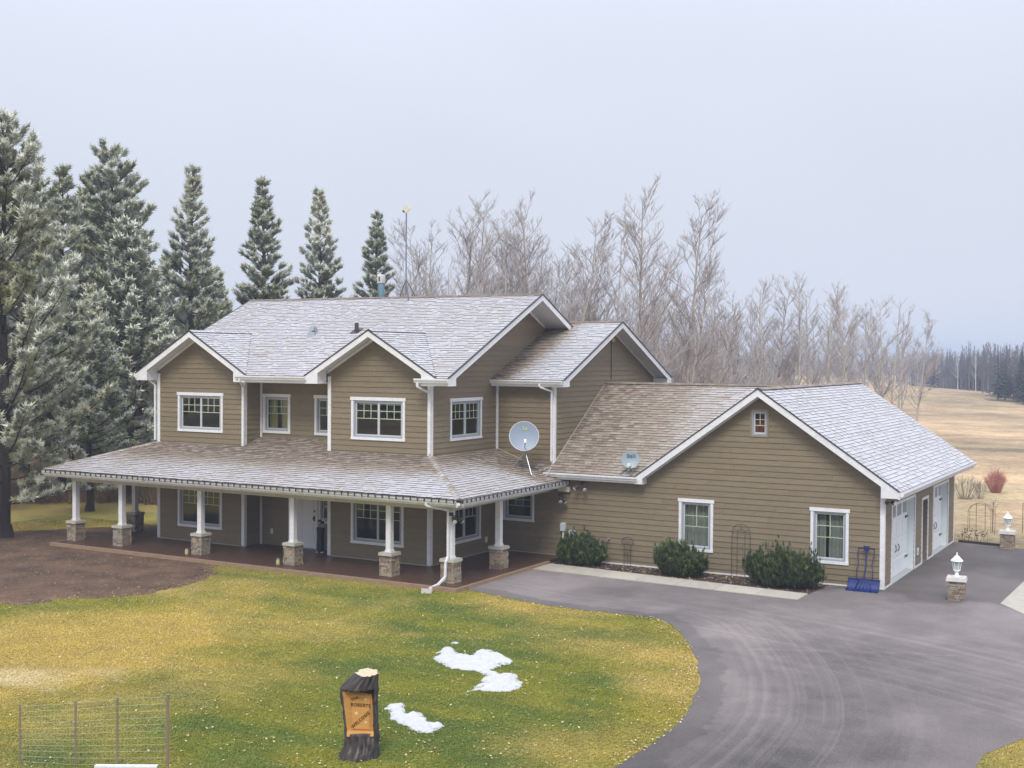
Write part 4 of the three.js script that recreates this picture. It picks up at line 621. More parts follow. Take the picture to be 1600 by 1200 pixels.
function makePine(seed, H, Rm, base, frost, top = 1, tone = [.22, .235, .12], low = false) {
  const r = mulberry(seed), q = (a, b) => a + (b - a) * r(), root = new THREE.Group(), tr = new G(), lb = new G(), tl = [];
  const lean = [q(-.25, .25), q(-.25, .25)], at = y => V3(lean[0] * Math.pow(y / H, 2) * 1.2 + .05 * Math.sin(y * .7 + seed), y, lean[1] * Math.pow(y / H, 2) * 1.2);
  const tp = []; for (let i = 0; i <= 12; i++) tp.push(at(H * .97 * i / 12)); taper(tr, tp, H * .0185, .025, 8);
  tr.bar(V3(0, -.15, 0), V3(0, .5, 0), H * .026, 8, H * .019);
  const fr = (p, out) => { const n = fbm(p.x * .6 + seed, p.y * .5 + p.z * .6, 3); const f = clamp(frost + (n - .5) * 1.1 + (r() - .5) * .25); const k = .75 + .5 * r(), y = smooth(.55, .8, fbm(p.x * .35 + 40, p.y * .35 + seed, 2)); return C(mix(tone[0] * (1 + .45 * y), .74, f) * k, mix(tone[1] * (1 + .32 * y), .76, f) * k, mix(tone[2], .70, f) * k); };
  let y = base, wh = 0;
  while (y < H * .985) {
    const t = (y - base) / (H - base), prof = top < 1 ? Math.min(1, Math.pow(1 - t, .55) * 1.05) * (.55 + .45 * smooth(0, .18, t)) : Math.pow(1 - t, .82) * (.62 + .38 * smooth(0, .16, t));
    const n = t > .9 ? 4 : 5 + Math.floor(q(0, 2)), a0 = q(0, 6.28);
    for (let k = 0; k < n; k++) {
      const az = a0 + k / n * 6.283 + q(-.35, .35), L = Math.max(.25, Rm * prof * q(.62, 1.12)), o = at(y + q(-.15, .15)), rise = mix(-.05, .75, t) + q(-.12, .18);
      const pts = []; let dir = V3(Math.cos(az), rise, Math.sin(az)).normalize(), p = o.clone(); const ns = Math.max(2, Math.round(L / .5)); pts.push(p.clone());
      for (let i = 0; i < ns; i++) { dir.y += .085; dir.x += q(-.08, .08); dir.z += q(-.08, .08); dir.normalize(); p = p.clone().addScaledVector(dir, L / ns); pts.push(p); }
      taper(lb, pts, .014 + L * .013, .008, 4);
      // side shoots carry the needles
      const m = Math.max(3, Math.round(L * (low ? 4 : 5.2)));
      for (let i = 0; i < m; i++) {
        const f = Math.pow(q(.1, 1), .6), fi = f * ns, j = Math.min(ns - 1, Math.floor(fi)), bp = pts[j].clone().lerp(pts[j + 1], fi - j), bd = pts[j + 1].clone().sub(pts[j]).normalize(), side = bd.clone().cross(UP).normalize().multiplyScalar(r() < .5 ? 1 : -1);
        const sl = q(.15, .62) * Math.min(1, L / 1.6) * (1.15 - f * .5), sd = bd.clone().multiplyScalar(.7).addScaledVector(side, q(.4, 1)).add(V3(0, q(.0, .55), 0)).normalize();
        const kk = 1 + Math.round(sl / .22); for (let s = 0; s < kk; s++) { const pp = bp.clone().addScaledVector(sd, sl * (s + .3) / kk); tl.push({ p: pp, d: sd.clone().add(V3(q(-.3, .3), q(0, .5), q(-.3, .3))).normalize(), a: q(0, 6), s: q(.8, 1.35), c: fr(pp) }); }
      }
      tl.push({ p: pts[ns], d: dir.clone().add(V3(0, .5, 0)).normalize(), a: 0, s: 1.2, c: fr(pts[ns]) });
    }
    y += q(.42, .78) * mix(1, .6, t);
  }
  tl.push({ p: at(H * .97), d: qUp, a: 0, s: 1.5, c: fr(at(H)) });
  part('trunk', tr.build(), bark, root); part('limbs', lb.build(), bark, root); part('crown', mergedSprays(low ? sprayLow : sprayGeo, tl), needleM, root);
  return root;
}
function plant(root, name, x, z, s, turn, label, cat, group, y = terrainY(x, z)) { const o = root.clone(); o.name = numbered(name); o.userData = {}; o.position.set(x, Math.max(y, y), z); o.scale.setScalar(s); o.rotation.y = turn; scene.add(o); return tag(o, label, cat, group); }
{
  const big = makePine(11, 15.8, 5.0, 1.3, .42, .9, [.25, .25, .12]), mid = makePine(23, 16, 4.0, 2.0, .44, .8), A = makePine(31, 16, 3.0, 1.6, .40), B = makePine(47, 16, 2.9, 1.5, .40), D = makePine(59, 16, 4.0, 1.8, .42), W1 = makePine(61, 16, 4.2, 1.6, .42, 1, [.22, .235, .12], true), W2 = makePine(67, 16, 4.0, 1.8, .42, .8, [.22, .235, .12], true);
  const gN = 'frosted pines along the left of the house';
  const L = [
    [big, -16.9, 2.3, 15.0 / 15.8, .3, 'large nearest pine at the left edge, its trunk beside the bare soil'],
    [D, -25.5, -7.8, 15.3 / 16, 1.1, 'frosted pine seen just right of the large nearest pine, trunk behind the porch corner'],
    [mid, -24.8, -10.4, 16.4 / 16, 2.0, 'round topped frosted pine between the near pines and the slender ones'],
    [A, -23.94, -14.4, 16.2 / 16, 2.9, 'slender frosted pine rising directly behind the left gable'],
    [B, -23.4, -19.3, 16.2 / 16, 4.1, 'frosted pine over the left end of the main roof ridge'],
    [A, -23.1, -24.0, 16.1 / 16, 5.0, 'frosted pine over the middle of the roof, second left of the flue pipe'],
    [B, -24.0, -30.4, 15.6 / 16, .7, 'shortest frosted pine, directly behind the flue pipe and left of the mast']];
  for (const [g, x, z, s, t, l] of L) plant(g, 'pine_tree', x, z, s, t, l, 'tree', gN);
  for (const [g, x, z, h, t] of [[W1, -24.4, -1.6, 15.4, .4], [W2, -33.7, -12.3, 16.2, 1.2], [W1, -34.2, -16.6, 15.8, 2.2], [W2, -43, -17.3, 17, 3.1], [W1, -44, -22.5, 16.2, 3.9], [W1, -33, -19.6, 13, .9], [W2, -44, -27, 15.8, 2.5], [W1, -41, -29.8, 13.2, 5.2], [W1, -37.4, -30.9, 12.4, 4.4], [W1, -20.2, -4.6, 9.5, 3.3], [W1, -28.5, -3.5, 13.4, 1.9], [W1, -29, -13.5, 12.5, 4.9], [W2, -21.6, -8.2, 12.6, 2.6], [W1, -26.8, -2.2, 13.2, 5.4], [W1, -27.5, -18.5, 12, 1.4]]) plant(g, 'pine_tree', x, z, h / 16, t, 'frosted pine deep in the stand left of the house', 'tree', 'pines behind the front row');
  // bare young stems under the pines
  const st = new THREE.Group(), sg = new G(); taper(sg, [V3(0, -.1, 0), V3(.05, 2, .03), V3(.0, 4.5, -.04), V3(.1, 7, 0)], .11, .05, 6); for (let i = 0; i < 16; i++) { const y = R(1.2, 6.5), a = R(0, 6.28); sg.bar(V3(.03, y, 0), V3(Math.cos(a) * R(.4, 1), y + R(.0, .3), Math.sin(a) * R(.4, 1)), .018, 3, .004); } part('trunk', sg.build(), bark, st);
  for (let i = 0; i < 34; i++) { const x = R(-42, -23), z = R(-26, -6); if (z > -8 && x > -26) continue; plant(st, 'thin_tree', x, z, R(.7, 1.15), R(0, 6), 'thin bare trunk standing in the dry grass under the pines', 'tree', 'thin trunks under the pines'); }
}
// bare aspens
const aspBark = std(C(.48, .45, .39), .9, { map: rep(speck, 1, .6) }), twigM = std(C(.335, .298, .285), .95), twigL = std(C(.40, .365, .355), .95);
function makeAspen(seed, H, spread, fork = 0, low = false) {
  const r = mulberry(seed), q = (a, b) => a + (b - a) * r(), root = new THREE.Group(), tr = new G(), br = new G(), tw = new G();
  const grow = (p, d, L, rad, lev, bendUp) => {
    const n = lev === 0 ? 9 : lev === 1 ? 5 : lev === 2 ? 3 : 2, pts = [p.clone()]; let dir = d.clone();
    for (let i = 0; i < n; i++) { const j = lev === 0 ? .05 : .16; dir.add(V3(q(-j, j), bendUp + q(-j, j) * .5, q(-j, j))).normalize(); p = p.clone().addScaledVector(dir, L / n); pts.push(p); }
    const g = lev === 0 ? tr : lev === 1 ? br : tw; taper(g, pts, rad, lev === 0 ? .022 : Math.max(.006, rad * .4), lev === 0 ? 7 : lev === 1 ? 4 : 3);
    if (lev === 3) return;
    const kids = lev === 0 ? (fork ? 24 : 38) : lev === 1 ? Math.round(3 + L * (low ? 2 : 3.0)) : Math.round(low ? 1 + L * 2 : 2 + L * 3.2);
    for (let k = 0; k < kids; k++) {
      const f = lev === 0 ? mix(.2, .99, Math.pow((k + r()) / kids, .9)) : q(.2, 1), fi = f * n, i = Math.min(n - 1, Math.floor(fi)), o = pts[i].clone().lerp(pts[i + 1], fi - i), bd = pts[i + 1].clone().sub(pts[i]).normalize();
      const az = q(0, 6.283), perp = V3(Math.cos(az), q(-.1, .25), Math.sin(az)); const ang = lev === 0 ? q(.62, 1.05) : q(.45, .9);
      const nd = bd.clone().multiplyScalar(Math.cos(ang)).addScaledVector(perp, Math.sin(ang)).normalize();
      const l = lev === 0 ? spread * mix(1, .32, f) * q(.6, 1.1) * (f < .35 ? .75 : 1) : lev === 1 ? L * q(.25, .5) * (1.2 - f * .5) : L * q(.35, .6);
      grow(o, nd, l, lev === 0 ? Math.max(.018, .05 * mix(1, .4, f) * q(.7, 1.2)) : lev === 1 ? .016 : .0105, lev + 1, lev === 0 ? .10 : .07);
    }
  };
  if (fork) { grow(V3(.12, -.2, 0), V3(.12, 1, .05).normalize(), H, .13, 0, .0); grow(V3(-.12, -.2, .1), V3(-.14, 1, -.08).normalize(), H * .9, .11, 0, .0); } else grow(V3(0, -.2, 0), V3(q(-.05, .05), 1, q(-.05, .05)).normalize(), H, H * .0105, 0, .0);
  part('trunk', tr.build(), aspBark, root); part('branches', br.build(), twigM, root); part('twigs', tw.build(), r() < .5 ? twigM : twigL, root);
  return root;
}
{
  const V = [makeAspen(3, 16, 5.4), makeAspen(8, 15, 4.6, 1), makeAspen(15, 16, 6.0), makeAspen(21, 13, 4.4, 1), makeAspen(29, 13, 4.8)], VL = [makeAspen(33, 16, 4.4, 0, true), makeAspen(38, 16, 4.0, 0, true), makeAspen(45, 16, 5.0, 0, true), makeAspen(51, 13, 3.8, 1, true), makeAspen(59, 13, 4.0, 1, true)];
  const main = [[-23.7, -34, 12.4, 1], [-19.6, -29.5, 15, 0], [-16.9, -28.7, 16, 2], [-17.9, -32.7, 16.8, 1], [-15.5, -31.8, 15.7, 0], [-15.9, -36.1, 16.7, 2], [-13.8, -33.9, 16.4, 1], [-12.6, -35.7, 15.8, 0], [-13.9, -41.9, 16.2, 1], [-8.6, -35.7, 17.1, 2], [-7.1, -38.8, 16.8, 0], [-10.6, -55.3, 13.8, 4], [-9.9, -59.1, 13.6, 3], [-6.8, -55.1, 12.8, 4], [-7.1, -66.4, 12.9, 3], [-5.2, -72, 12.9, 4], [-4.5, -79.4, 13, 3], [-2.9, -86, 11.6, 4]];
  main.forEach(([x, z, h, v], i) => plant(V[v], 'bare_aspen', x, z, .93 * h / [16, 15, 16, 13, 13][v], i * 1.7, i === main.length - 1 ? 'last bare aspen on the right, its crown leaning over the open field' : `${ord[i]} tall bare aspen counting from the left behind the roofs`, 'tree', 'bare aspens behind the house'));
  rnd = mulberry(404);
  for (let k = 0; k < 40; k++) { const d = R(88, 128), u = -1.0 + k / 40 * 3.55, a = 29.4937 * Math.PI / 180 - (u * .31 - .31) * 0; const t = (-160 + k * 19.5 + R(-10, 10)) / 1947; const fx = -Math.sin(a), fz = -Math.cos(a), rx = Math.cos(a), rz = -Math.sin(a); const x = 21.2 + fx * d + rx * t * d, z = 32.4 + fz * d + rz * t * d, h = (k < 14 ? R(13.5, 16.5) : R(9.5, 13)) ; plant(VL[k % 5], 'bare_aspen', x, z, h / (k % 5 > 2 ? 13 : 16), R(0, 6), 'thin bare aspen crowded in the thicket far behind the roofs', 'tree', 'aspen thicket behind the front row'); }
}
{ // undergrowth that fills the belt: a mass of twigs
  rnd = mulberry(55); const src = [makeAspen(71, 9, 3.6, 1, true), makeAspen(73, 9, 3.2, 0, true)], th = new THREE.Group(); th.name = 'aspen_undergrowth'; scene.add(th); tag(th, 'grey brown mass of twigs and saplings filling the belt of aspens', 'undergrowth', null, 'stuff');
  src.forEach((s, i) => { const list = []; for (let k = 0; k < 100; k++) { const d = R(74, 120), t = R(-190, 430) / 1947, a = 29.4937 * Math.PI / 180, x = 21.2 - Math.sin(a) * d + Math.cos(a) * t * d, z = 32.4 - Math.cos(a) * d - Math.sin(a) * t * d; list.push({ p: V3(x, terrainY(x, z), z), d: V3(R(-.12, .12), 1, R(-.12, .12)).normalize(), a: R(0, 6), s: R(.6, 1.25) * (t > .17 ? .75 : 1) }); } for (const m of s.children) { const im = instanced(m.geometry, m.material, list, m.name); im.userData.kind = 'stuff'; th.add(im); } });
}
// far wood across the field: trees standing too close to tell apart
{
  const low = (seed, H) => { const r = mulberry(seed), q = (a, b) => a + (b - a) * r(), g = new G(); g.bar(V3(0, -.3, 0), V3(q(-.2, .2), H * .95, q(-.2, .2)), .13, 4, .03); for (let i = 0; i < 46; i++) { const y = q(.25, .95) * H, a = q(0, 6.28), l = q(.5, 2.0) * (1.15 - y / H); g.bar(V3(0, y, 0), V3(Math.cos(a) * l, y + l * q(.9, 1.6), Math.sin(a) * l), .035, 3, .01); } return g.build(); };
  const fir = (seed, H) => { const r = mulberry(seed), g = new G(); g.bar(V3(0, -.3, 0), V3(0, H, 0), .12, 4, .02); for (let i = 0; i < 90; i++) { const t = i / 90, y = H * (.12 + .87 * t), a = i * 2.4, l = (1 - t) * H * .19 * (.7 + .6 * r()) + .1; const p = V3(0, y, 0), e = V3(Math.cos(a) * l, y - l * .35, Math.sin(a) * l), s = V3(-Math.sin(a) * l * .3, .0, Math.cos(a) * l * .3); g.tri(p, e.clone().add(s), e.clone().sub(s)); g.tri(p, e.clone().sub(s), e.clone().add(s)); } return g.build(); };
  const barkF = std(C(.12, .105, .115), .95), firM = std(C(.035, .055, .045), .95), birch = std(C(.55, .53, .5), .9);
  rnd = mulberry(777);
  const lists = [[], [], [], []];
  // wood edge: from far left to near right
  const edge = [[-190, -640], [-58, -353], [-31, -258], [-4, -172], [30, -120], [70, -90]];
  const along = t => { const n = edge.length - 1, i = Math.min(n - 1, Math.floor(t * n)), f = t * n - i; return [mix(edge[i][0], edge[i + 1][0], f), mix(edge[i][1], edge[i + 1][1], f)]; };
  for (let k = 0; k < 6500; k++) { const t = Math.sqrt(rnd()) * .98, [ex, ez] = along(t), dep = Math.pow(rnd(), 1.6) * 60, x = ex + dep * .88 + R(-4, 4), z = ez - dep * .47 + R(-4, 4) - dep * .6, f = fbm(x * .03 + 5, z * .03, 2), w = rnd(); const i = w < .06 + .4 * smooth(.55, .7, f) ? 2 : w < .16 ? 3 : k & 1; lists[i].push({ p: V3(x, terrainY(x, z), z), d: qUp, a: R(0, 6), s: R(.65, 1.2) * (i === 2 ? .85 : 1) * mix(1, .8, smooth(-100, 30, x)) }); }
  const wood = new THREE.Group(); wood.name = 'distant_wood'; scene.add(wood); tag(wood, 'hazy blue grey wood across the field on the right', 'wood', null, 'stuff');
  [[low(1, 9.5), barkF], [low(2, 9.5), barkF], [fir(3, 10.5), firM], [low(4, 9), birch]].forEach(([g, m], i) => { const im = instanced(g, m, lists[i], ['bare_trees', 'bare_trees', 'conifers', 'birches'][i]); im.userData.kind = 'stuff'; wood.add(im); });
  // woods on the far horizon and beyond the lawn in front, which the panes mirror
  const far = [[], []]; for (let k = 0; k < 1500; k++) { const a = R(-.25, 1.3), d = R(560, 900), x = 21 - Math.sin(a) * d, z = 32 - Math.cos(a) * d; far[k % 3 ? 0 : 1].push({ p: V3(x, terrainY(x, z), z), d: qUp, a: R(0, 6), s: R(.8, 1.25), }); }
  const hz = new THREE.Group(); hz.name = 'horizon_wood'; scene.add(hz); tag(hz, 'faint line of woodland on the far horizon', 'wood', null, 'stuff'); [[low(5, 11), barkF], [fir(6, 12), firM]].forEach(([g, m], i) => { const im = instanced(g, m, far[i], ['bare_trees', 'conifers'][i]); im.userData.kind = 'stuff'; hz.add(im); });
  const fr = [[], []]; for (let k = 0; k < 260; k++) { const x = R(-70, 90), z = R(92, 135); fr[k % 3 ? 1 : 0].push({ p: V3(x, terrainY(x, z), z), d: qUp, a: R(0, 6), s: R(1.0, 1.5) }); }
  const fw = new THREE.Group(); fw.name = 'roadside_wood'; scene.add(fw); tag(fw, 'wood facing the front of the house, mirrored in its upper windows', 'wood', null, 'stuff'); [[low(7, 11), barkF], [fir(8, 12), firM]].forEach(([g, m], i) => { const im = instanced(g, m, fr[i], ['bare_trees', 'conifers'][i]); im.userData.kind = 'stuff'; fw.add(im); });
}
// shrubs at the garage wall: dwarf pines
function shrub(x, z, w, d, h, seed, label) {
  const r = mulberry(seed), q = (a, b) => a + (b - a) * r(), root = thing('dwarf_pine', label, 'shrub', [x, GY, z], 0, 'shrubs along the garage wall'), st = new G(), tl = [];
  for (let k = 0; k < 190; k++) {
    const a = q(0, 6.283), rr = Math.sqrt(r()), ex = Math.cos(a) * rr * w / 2, ez = Math.sin(a) * rr * d / 2, top = h * (1 - .42 * rr * rr) * q(.62, 1.06) * (.78 + .44 * vn(ex * 2.2 + seed, ez * 2.2)) * (r() < .06 ? 1.2 : 1), e = V3(ex, top, ez), o = V3(ex * .6, 0, ez * .6), mid = V3(ex * .95, top * .5, ez * .95);
    taper(st, [o, mid, e], .014, .005, 3);
    for (let i = 0; i < 11; i++) { const f = .12 + .88 * i / 10, p = f < .5 ? o.clone().lerp(mid, f * 2) : mid.clone().lerp(e, f * 2 - 1); p.add(V3(q(-.07, .07), q(-.03, .03), q(-.07, .07))); const g = q(.75, 1.3), y = r() < .14 ? 2.0 : 1; tl.push({ p, d: e.clone().sub(mid).add(V3(q(-.3, .3), .35, q(-.3, .3))).normalize(), a: q(0, 6), s: q(.8, 1.35), c: C(.072 * g * y, .105 * g * y, .040 * g) }); }
  }
  part('stems', st.build(), bark, root); part('needles', mergedSprays(sprayFine, tl), needleM, root); return root;
}
shrub(3.6, -3.3, 1.75, 1.0, .95, 61, 'loose dark green shrub nearest the porch, under the utility boxes'); shrub(7.05, -3.15, 1.7, 1.15, 1.0, 62, 'rounded dark green shrub under the middle garage window'); shrub(10.35, -3.0, 2.5, 1.25, 1.15, 63, 'largest dark green shrub, between the trellis and the right garage window');
// bushes in the field
function twigBush(x, z, w, h, n, col, label, seed) { const r = mulberry(seed), q = (a, b) => a + (b - a) * r(), o = thing('twig_bush', label, 'bush', [x, terrainY(x, z), z]), g = new G(); for (let i = 0; i < n; i++) { const a = q(0, 6.28), l = Math.sqrt(r()) * w / 2, e = V3(Math.cos(a) * l, h * q(.7, 1.05) * (1 - .5 * Math.pow(l / w * 2, 2)), Math.sin(a) * l), m = V3(e.x * .75, e.y * .55, e.z * .75); taper(g, [V3(e.x * .3, -.05, e.z * .3), m, e], .008, .003, 3); for (let k = 0; k < 3; k++) { const b = m.clone().lerp(e, q(.1, .9)); g.bar(b, b.clone().add(V3(q(-.2, .2), q(.1, .35), q(-.2, .2))), .006, 3, .003); } } part('stems', g.build(), std(col, .9), o); }
twigBush(11.7, -33.8, 1.2, 1.2, 190, C(.42, .19, .16), 'red stemmed bush alone in the tan field', 71); twigBush(10.86, -30, 1.6, 1.2, 70, C(.23, .21, .17), 'grey leafless bush in the field beside the garage corner', 72);
for (const [x, z, i] of [[11.4, -30.6, 0]]) twigBush(x, z, 1.1, .9, 40, C(.25, .23, .19), 'smaller grey leafless bush right of the other grey bush', 73);

// grass blades, dry tall grass, fallen leaves
{
  rnd = mulberry(2024);
  const blade = (n, h, w, s) => { const r = mulberry(s), p = [], nn = []; for (let i = 0; i < n; i++) { const a = r() * 6.28, t = .5 + r() * 1.1, hh = h * (.6 + .6 * r()), bx = (r() - .5) * h * 1.4, bz = (r() - .5) * h * 1.4, sx = -Math.sin(a) * w / 2, sz = Math.cos(a) * w / 2, dx = Math.cos(a) * t * hh, dz = Math.sin(a) * t * hh; p.push(bx + sx, 0, bz + sz, bx - sx, 0, bz - sz, bx + dx, hh, bz + dz); } const g = new THREE.BufferGeometry(); g.setAttribute('position', new THREE.Float32BufferAttribute(p, 3)); g.computeVertexNormals(); return g; };
  const cp = camera.position, list = [], tan = .53;
  const fwd = V3(0, 0, -1).applyQuaternion(camera.quaternion), rt = V3(1, 0, 0).applyQuaternion(camera.quaternion);
  let guard = 0; const drivePoly = drive;
  while (list.length < 260000 && guard++ < 2e6) {
    const x = R(-20, 22), z = R(-3, 22), dx = x - cp.x, dz = z - cp.z, dd = dx * fwd.x + dz * fwd.z, lat = dx * rt.x + dz * rt.z; if (dd < 18 || Math.abs(lat) > dd * .44 + .5) continue; if (rnd() > Math.pow(21 / dd, 1.3)) continue;
    if (x > -13.95 && x < 2.72 && z < 2.8) continue; if (inPoly(drivePoly, x, z)) continue; if (x > 2.4 && z < 2.2 && x < 12) continue; const inSoil = inPoly(soilPoly, x, z); if (inSoil) { const ed = [[.35, 0], [-.35, 0], [0, .35], [0, -.35]].some(([p, q]) => !inPoly(soilPoly, x + p, z + q)); if (rnd() > (ed ? .35 : .02)) continue; }
    let c = lawnCol(x, z); if (inSoil) c = [.42, .32, .14]; const k = R(.85, 1.2); list.push({ p: V3(x, GY, z), d: qUp, a: R(0, 6), s: R(.7, 1.3), c: C(c[0] * k, c[1] * k, c[2] * k) });
  }
  const m = instanced(blade(5, .024, .013, 3), new THREE.MeshStandardMaterial({ color: 0xffffff, roughness: .95 }), list, 'grass'); tag(m, 'short mown grass blades covering the lawn', 'grass', null, 'stuff'); scene.add(m);
  const tall = []; guard = 0; while (tall.length < 22000 && guard++ < 3e5) { const x = R(-45, -14), z = R(-30, 2); const lim = -7.6 - .42 * (x + 20) + (fbm(x * .4, z * .4, 2) - .5) * 2.5; if (z > lim) continue; const k = R(.6, 1.3); tall.push({ p: V3(x, terrainY(x, z), z), d: V3(R(-.25, .25), 1, R(-.25, .25)).normalize(), a: R(0, 6), s: R(.6, 1.35), c: C(.30 * k, .205 * k, .125 * k) }); }
  const t = instanced(blade(12, .42, .022, 4), new THREE.MeshStandardMaterial({ color: 0xffffff, roughness: .95 }), tall, 'tall_dry_grass'); tag(t, 'tall dry brown grass under the pines on the left', 'grass', null, 'stuff'); scene.add(t);
  // leaves
  const lg = new THREE.BufferGeometry(); lg.setAttribute('position', new THREE.Float32BufferAttribute([0, 0, -.03, .022, .008, 0, 0, .004, .035, -.022, .010, 0], 3)); lg.setIndex([0, 2, 1, 0, 3, 2]); lg.computeVertexNormals();
  const lv = []; const add = (x, z, y = GY + .034, w = 0) => { const k = R(.7, 1.2), pale = rnd() < .65; lv.push({ p: V3(x, y, z), d: V3(R(-.5, .5), 1, R(-.5, .5)).normalize(), a: R(0, 6), s: R(.42, 1.0), c: pale ? C(.54 * k, .42 * k, .24 * k) : C(.42 * k, .26 * k, .10 * k) }); };
  for (let k = 0; k < 6500; k++) { const x = R(-10, 13), z = R(2.9, 20); if (inPoly(drivePoly, x, z)) continue; if (fbm(x * .5 + 7, z * .5, 3) + .12 < rnd()) continue; if (inPoly(soilPoly, x, z) && rnd() < .7) continue; add(x, z); }
  for (let k = 0; k < 420; k++) { const i = Math.floor(R(1, 13)), f = rnd(), x = mix(drive[i][0], drive[i + 1][0], f) - R(-.08, .35) * (i > 4 ? 1 : .2), z = mix(drive[i][1], drive[i + 1][1], f) + R(-.05, .3); add(x, z); }
  for (let k = 0; k < 900; k++) { const x = R(2.6, 11.3); add(x, R(-3.95, mix(-2.95, -2.25, (x - 2.5) / 8.8)), GY + .025); }
  for (let k = 0; k < 500; k++) add(R(-24, -14), R(-8, -1), GY + .02);
  const l = instanced(lg, new THREE.MeshStandardMaterial({ color: 0xffffff, roughness: .8 }), lv, 'fallen_leaves'); tag(l, 'pale and rusty fallen leaves strewn over lawn and bed', 'leaves', null, 'stuff'); scene.add(l);
}

// ------------------------------------------------------------------ things
const font = await new FontLoader().loadAsync('fonts/droid/droid_sans_bold.typeface.json');
const serif = await new FontLoader().loadAsync('fonts/droid/droid_serif_regular.typeface.json');
const text = (s, size, f = font, depth = .004) => { const g = new TextGeometry(s, { font: f, size, depth, curveSegments: 3 }); g.computeBoundingBox(); g.translate(-(g.boundingBox.max.x + g.boundingBox.min.x) / 2, 0, 0); return g; };
rnd = mulberry(51);
// snow
function snow(P, label) {
  const xs = P.map(p => p[0]), zs = P.map(p => p[1]), x0 = Math.min(...xs) - .05, x1 = Math.max(...xs) + .05, z0 = Math.min(...zs) - .05, z1 = Math.max(...zs) + .05, st = .03, nx = Math.ceil((x1 - x0) / st), nz = Math.ceil((z1 - z0) / st), h = new Float32Array((nx + 1) * (nz + 1));
  const sd = (x, z) => { let m = 1e9; for (let i = 0; i < P.length; i++) { const [ax, az] = P[i], [bx, bz] = P[(i + 1) % P.length], dx = bx - ax, dz = bz - az, t = clamp(((x - ax) * dx + (z - az) * dz) / (dx * dx + dz * dz)); m = Math.min(m, Math.hypot(x - ax - dx * t, z - az - dz * t)); } return inPoly(P, x, z) ? m : -m; };
  for (let j = 0; j <= nz; j++) for (let i = 0; i <= nx; i++) { const x = x0 + i * st, z = z0 + j * st, d = sd(x, z) + (fbm(x * 5, z * 5, 3) - .48) * .24; const lump = fbm(x * 7 + 30, z * 7, 3); h[j * (nx + 1) + i] = d > 0 ? GY + .012 + .05 * smooth(0, .22, d) + (lump - .5) * .11 * smooth(0, .1, d) : GY - .03; }
  const p = [], id = []; for (let j = 0; j <= nz; j++) for (let i = 0; i <= nx; i++) p.push(x0 + i * st, h[j * (nx + 1) + i], z0 + j * st);
  for (let j = 0; j < nz; j++) for (let i = 0; i < nx; i++) { const a = j * (nx + 1) + i, q = [a, a + 1, a + nx + 1, a + nx + 2]; if (q.some(k => h[k] > GY)) id.push(a, a + nx + 1, a + 1, a + 1, a + nx + 1, a + nx + 2); }
  const g = new THREE.BufferGeometry(); g.setAttribute('position', new THREE.Float32BufferAttribute(p, 3)); const su = []; for (let k = 0; k < p.length; k += 3) su.push(p[k], p[k + 2]); g.setAttribute('uv', new THREE.Float32BufferAttribute(su, 2)); g.setIndex(id); g.computeVertexNormals(); const m = new THREE.Mesh(g, M.snow ??= std(C(.54, .54, .57), .9, { map: rep(speck, 2.2) })); m.name = numbered('snow_patch'); scene.add(m); tag(m, label, 'snow', 'snow left on the lawn');
}
snow([[6.33, 9.48], [5.92, 8.54], [6.16, 8.44], [6.57, 8.82], [6.96, 8.84], [6.77, 8.26], [7.01, 8.16], [7.49, 8.48], [7.92, 8.77], [7.96, 9.16], [7.9, 9.67], [8.27, 9.84], [8.51, 9.78], [8.87, 10.08], [9.08, 10.53], [9.07, 10.96], [8.77, 11.21], [8.52, 11.22], [8.35, 11.43], [8.31, 11.07], [8.3, 10.64], [8.02, 10.14], [7.6, 9.89], [7.14, 10.05], [6.81, 9.85]], 'larger ragged snow patch in the middle of the lawn');
snow([[5.66, 7.9], [5.84, 7.8], [6.0, 7.98], [5.86, 8.1]], 'tiny scrap of snow behind the larger snow patch');
snow([[7.61, 13.21], [7.57, 12.91], [7.75, 12.74], [8.0, 12.97], [8.17, 13.36], [8.19, 13.13], [8.38, 13.11], [8.59, 13.35], [8.91, 13.51], [9.12, 13.55], [9.26, 13.81], [9.22, 14.08], [9.03, 14.11], [8.7, 13.92], [8.46, 13.89], [8.09, 13.7], [7.94, 13.44]], 'smaller snow patch just right of the carved stump');
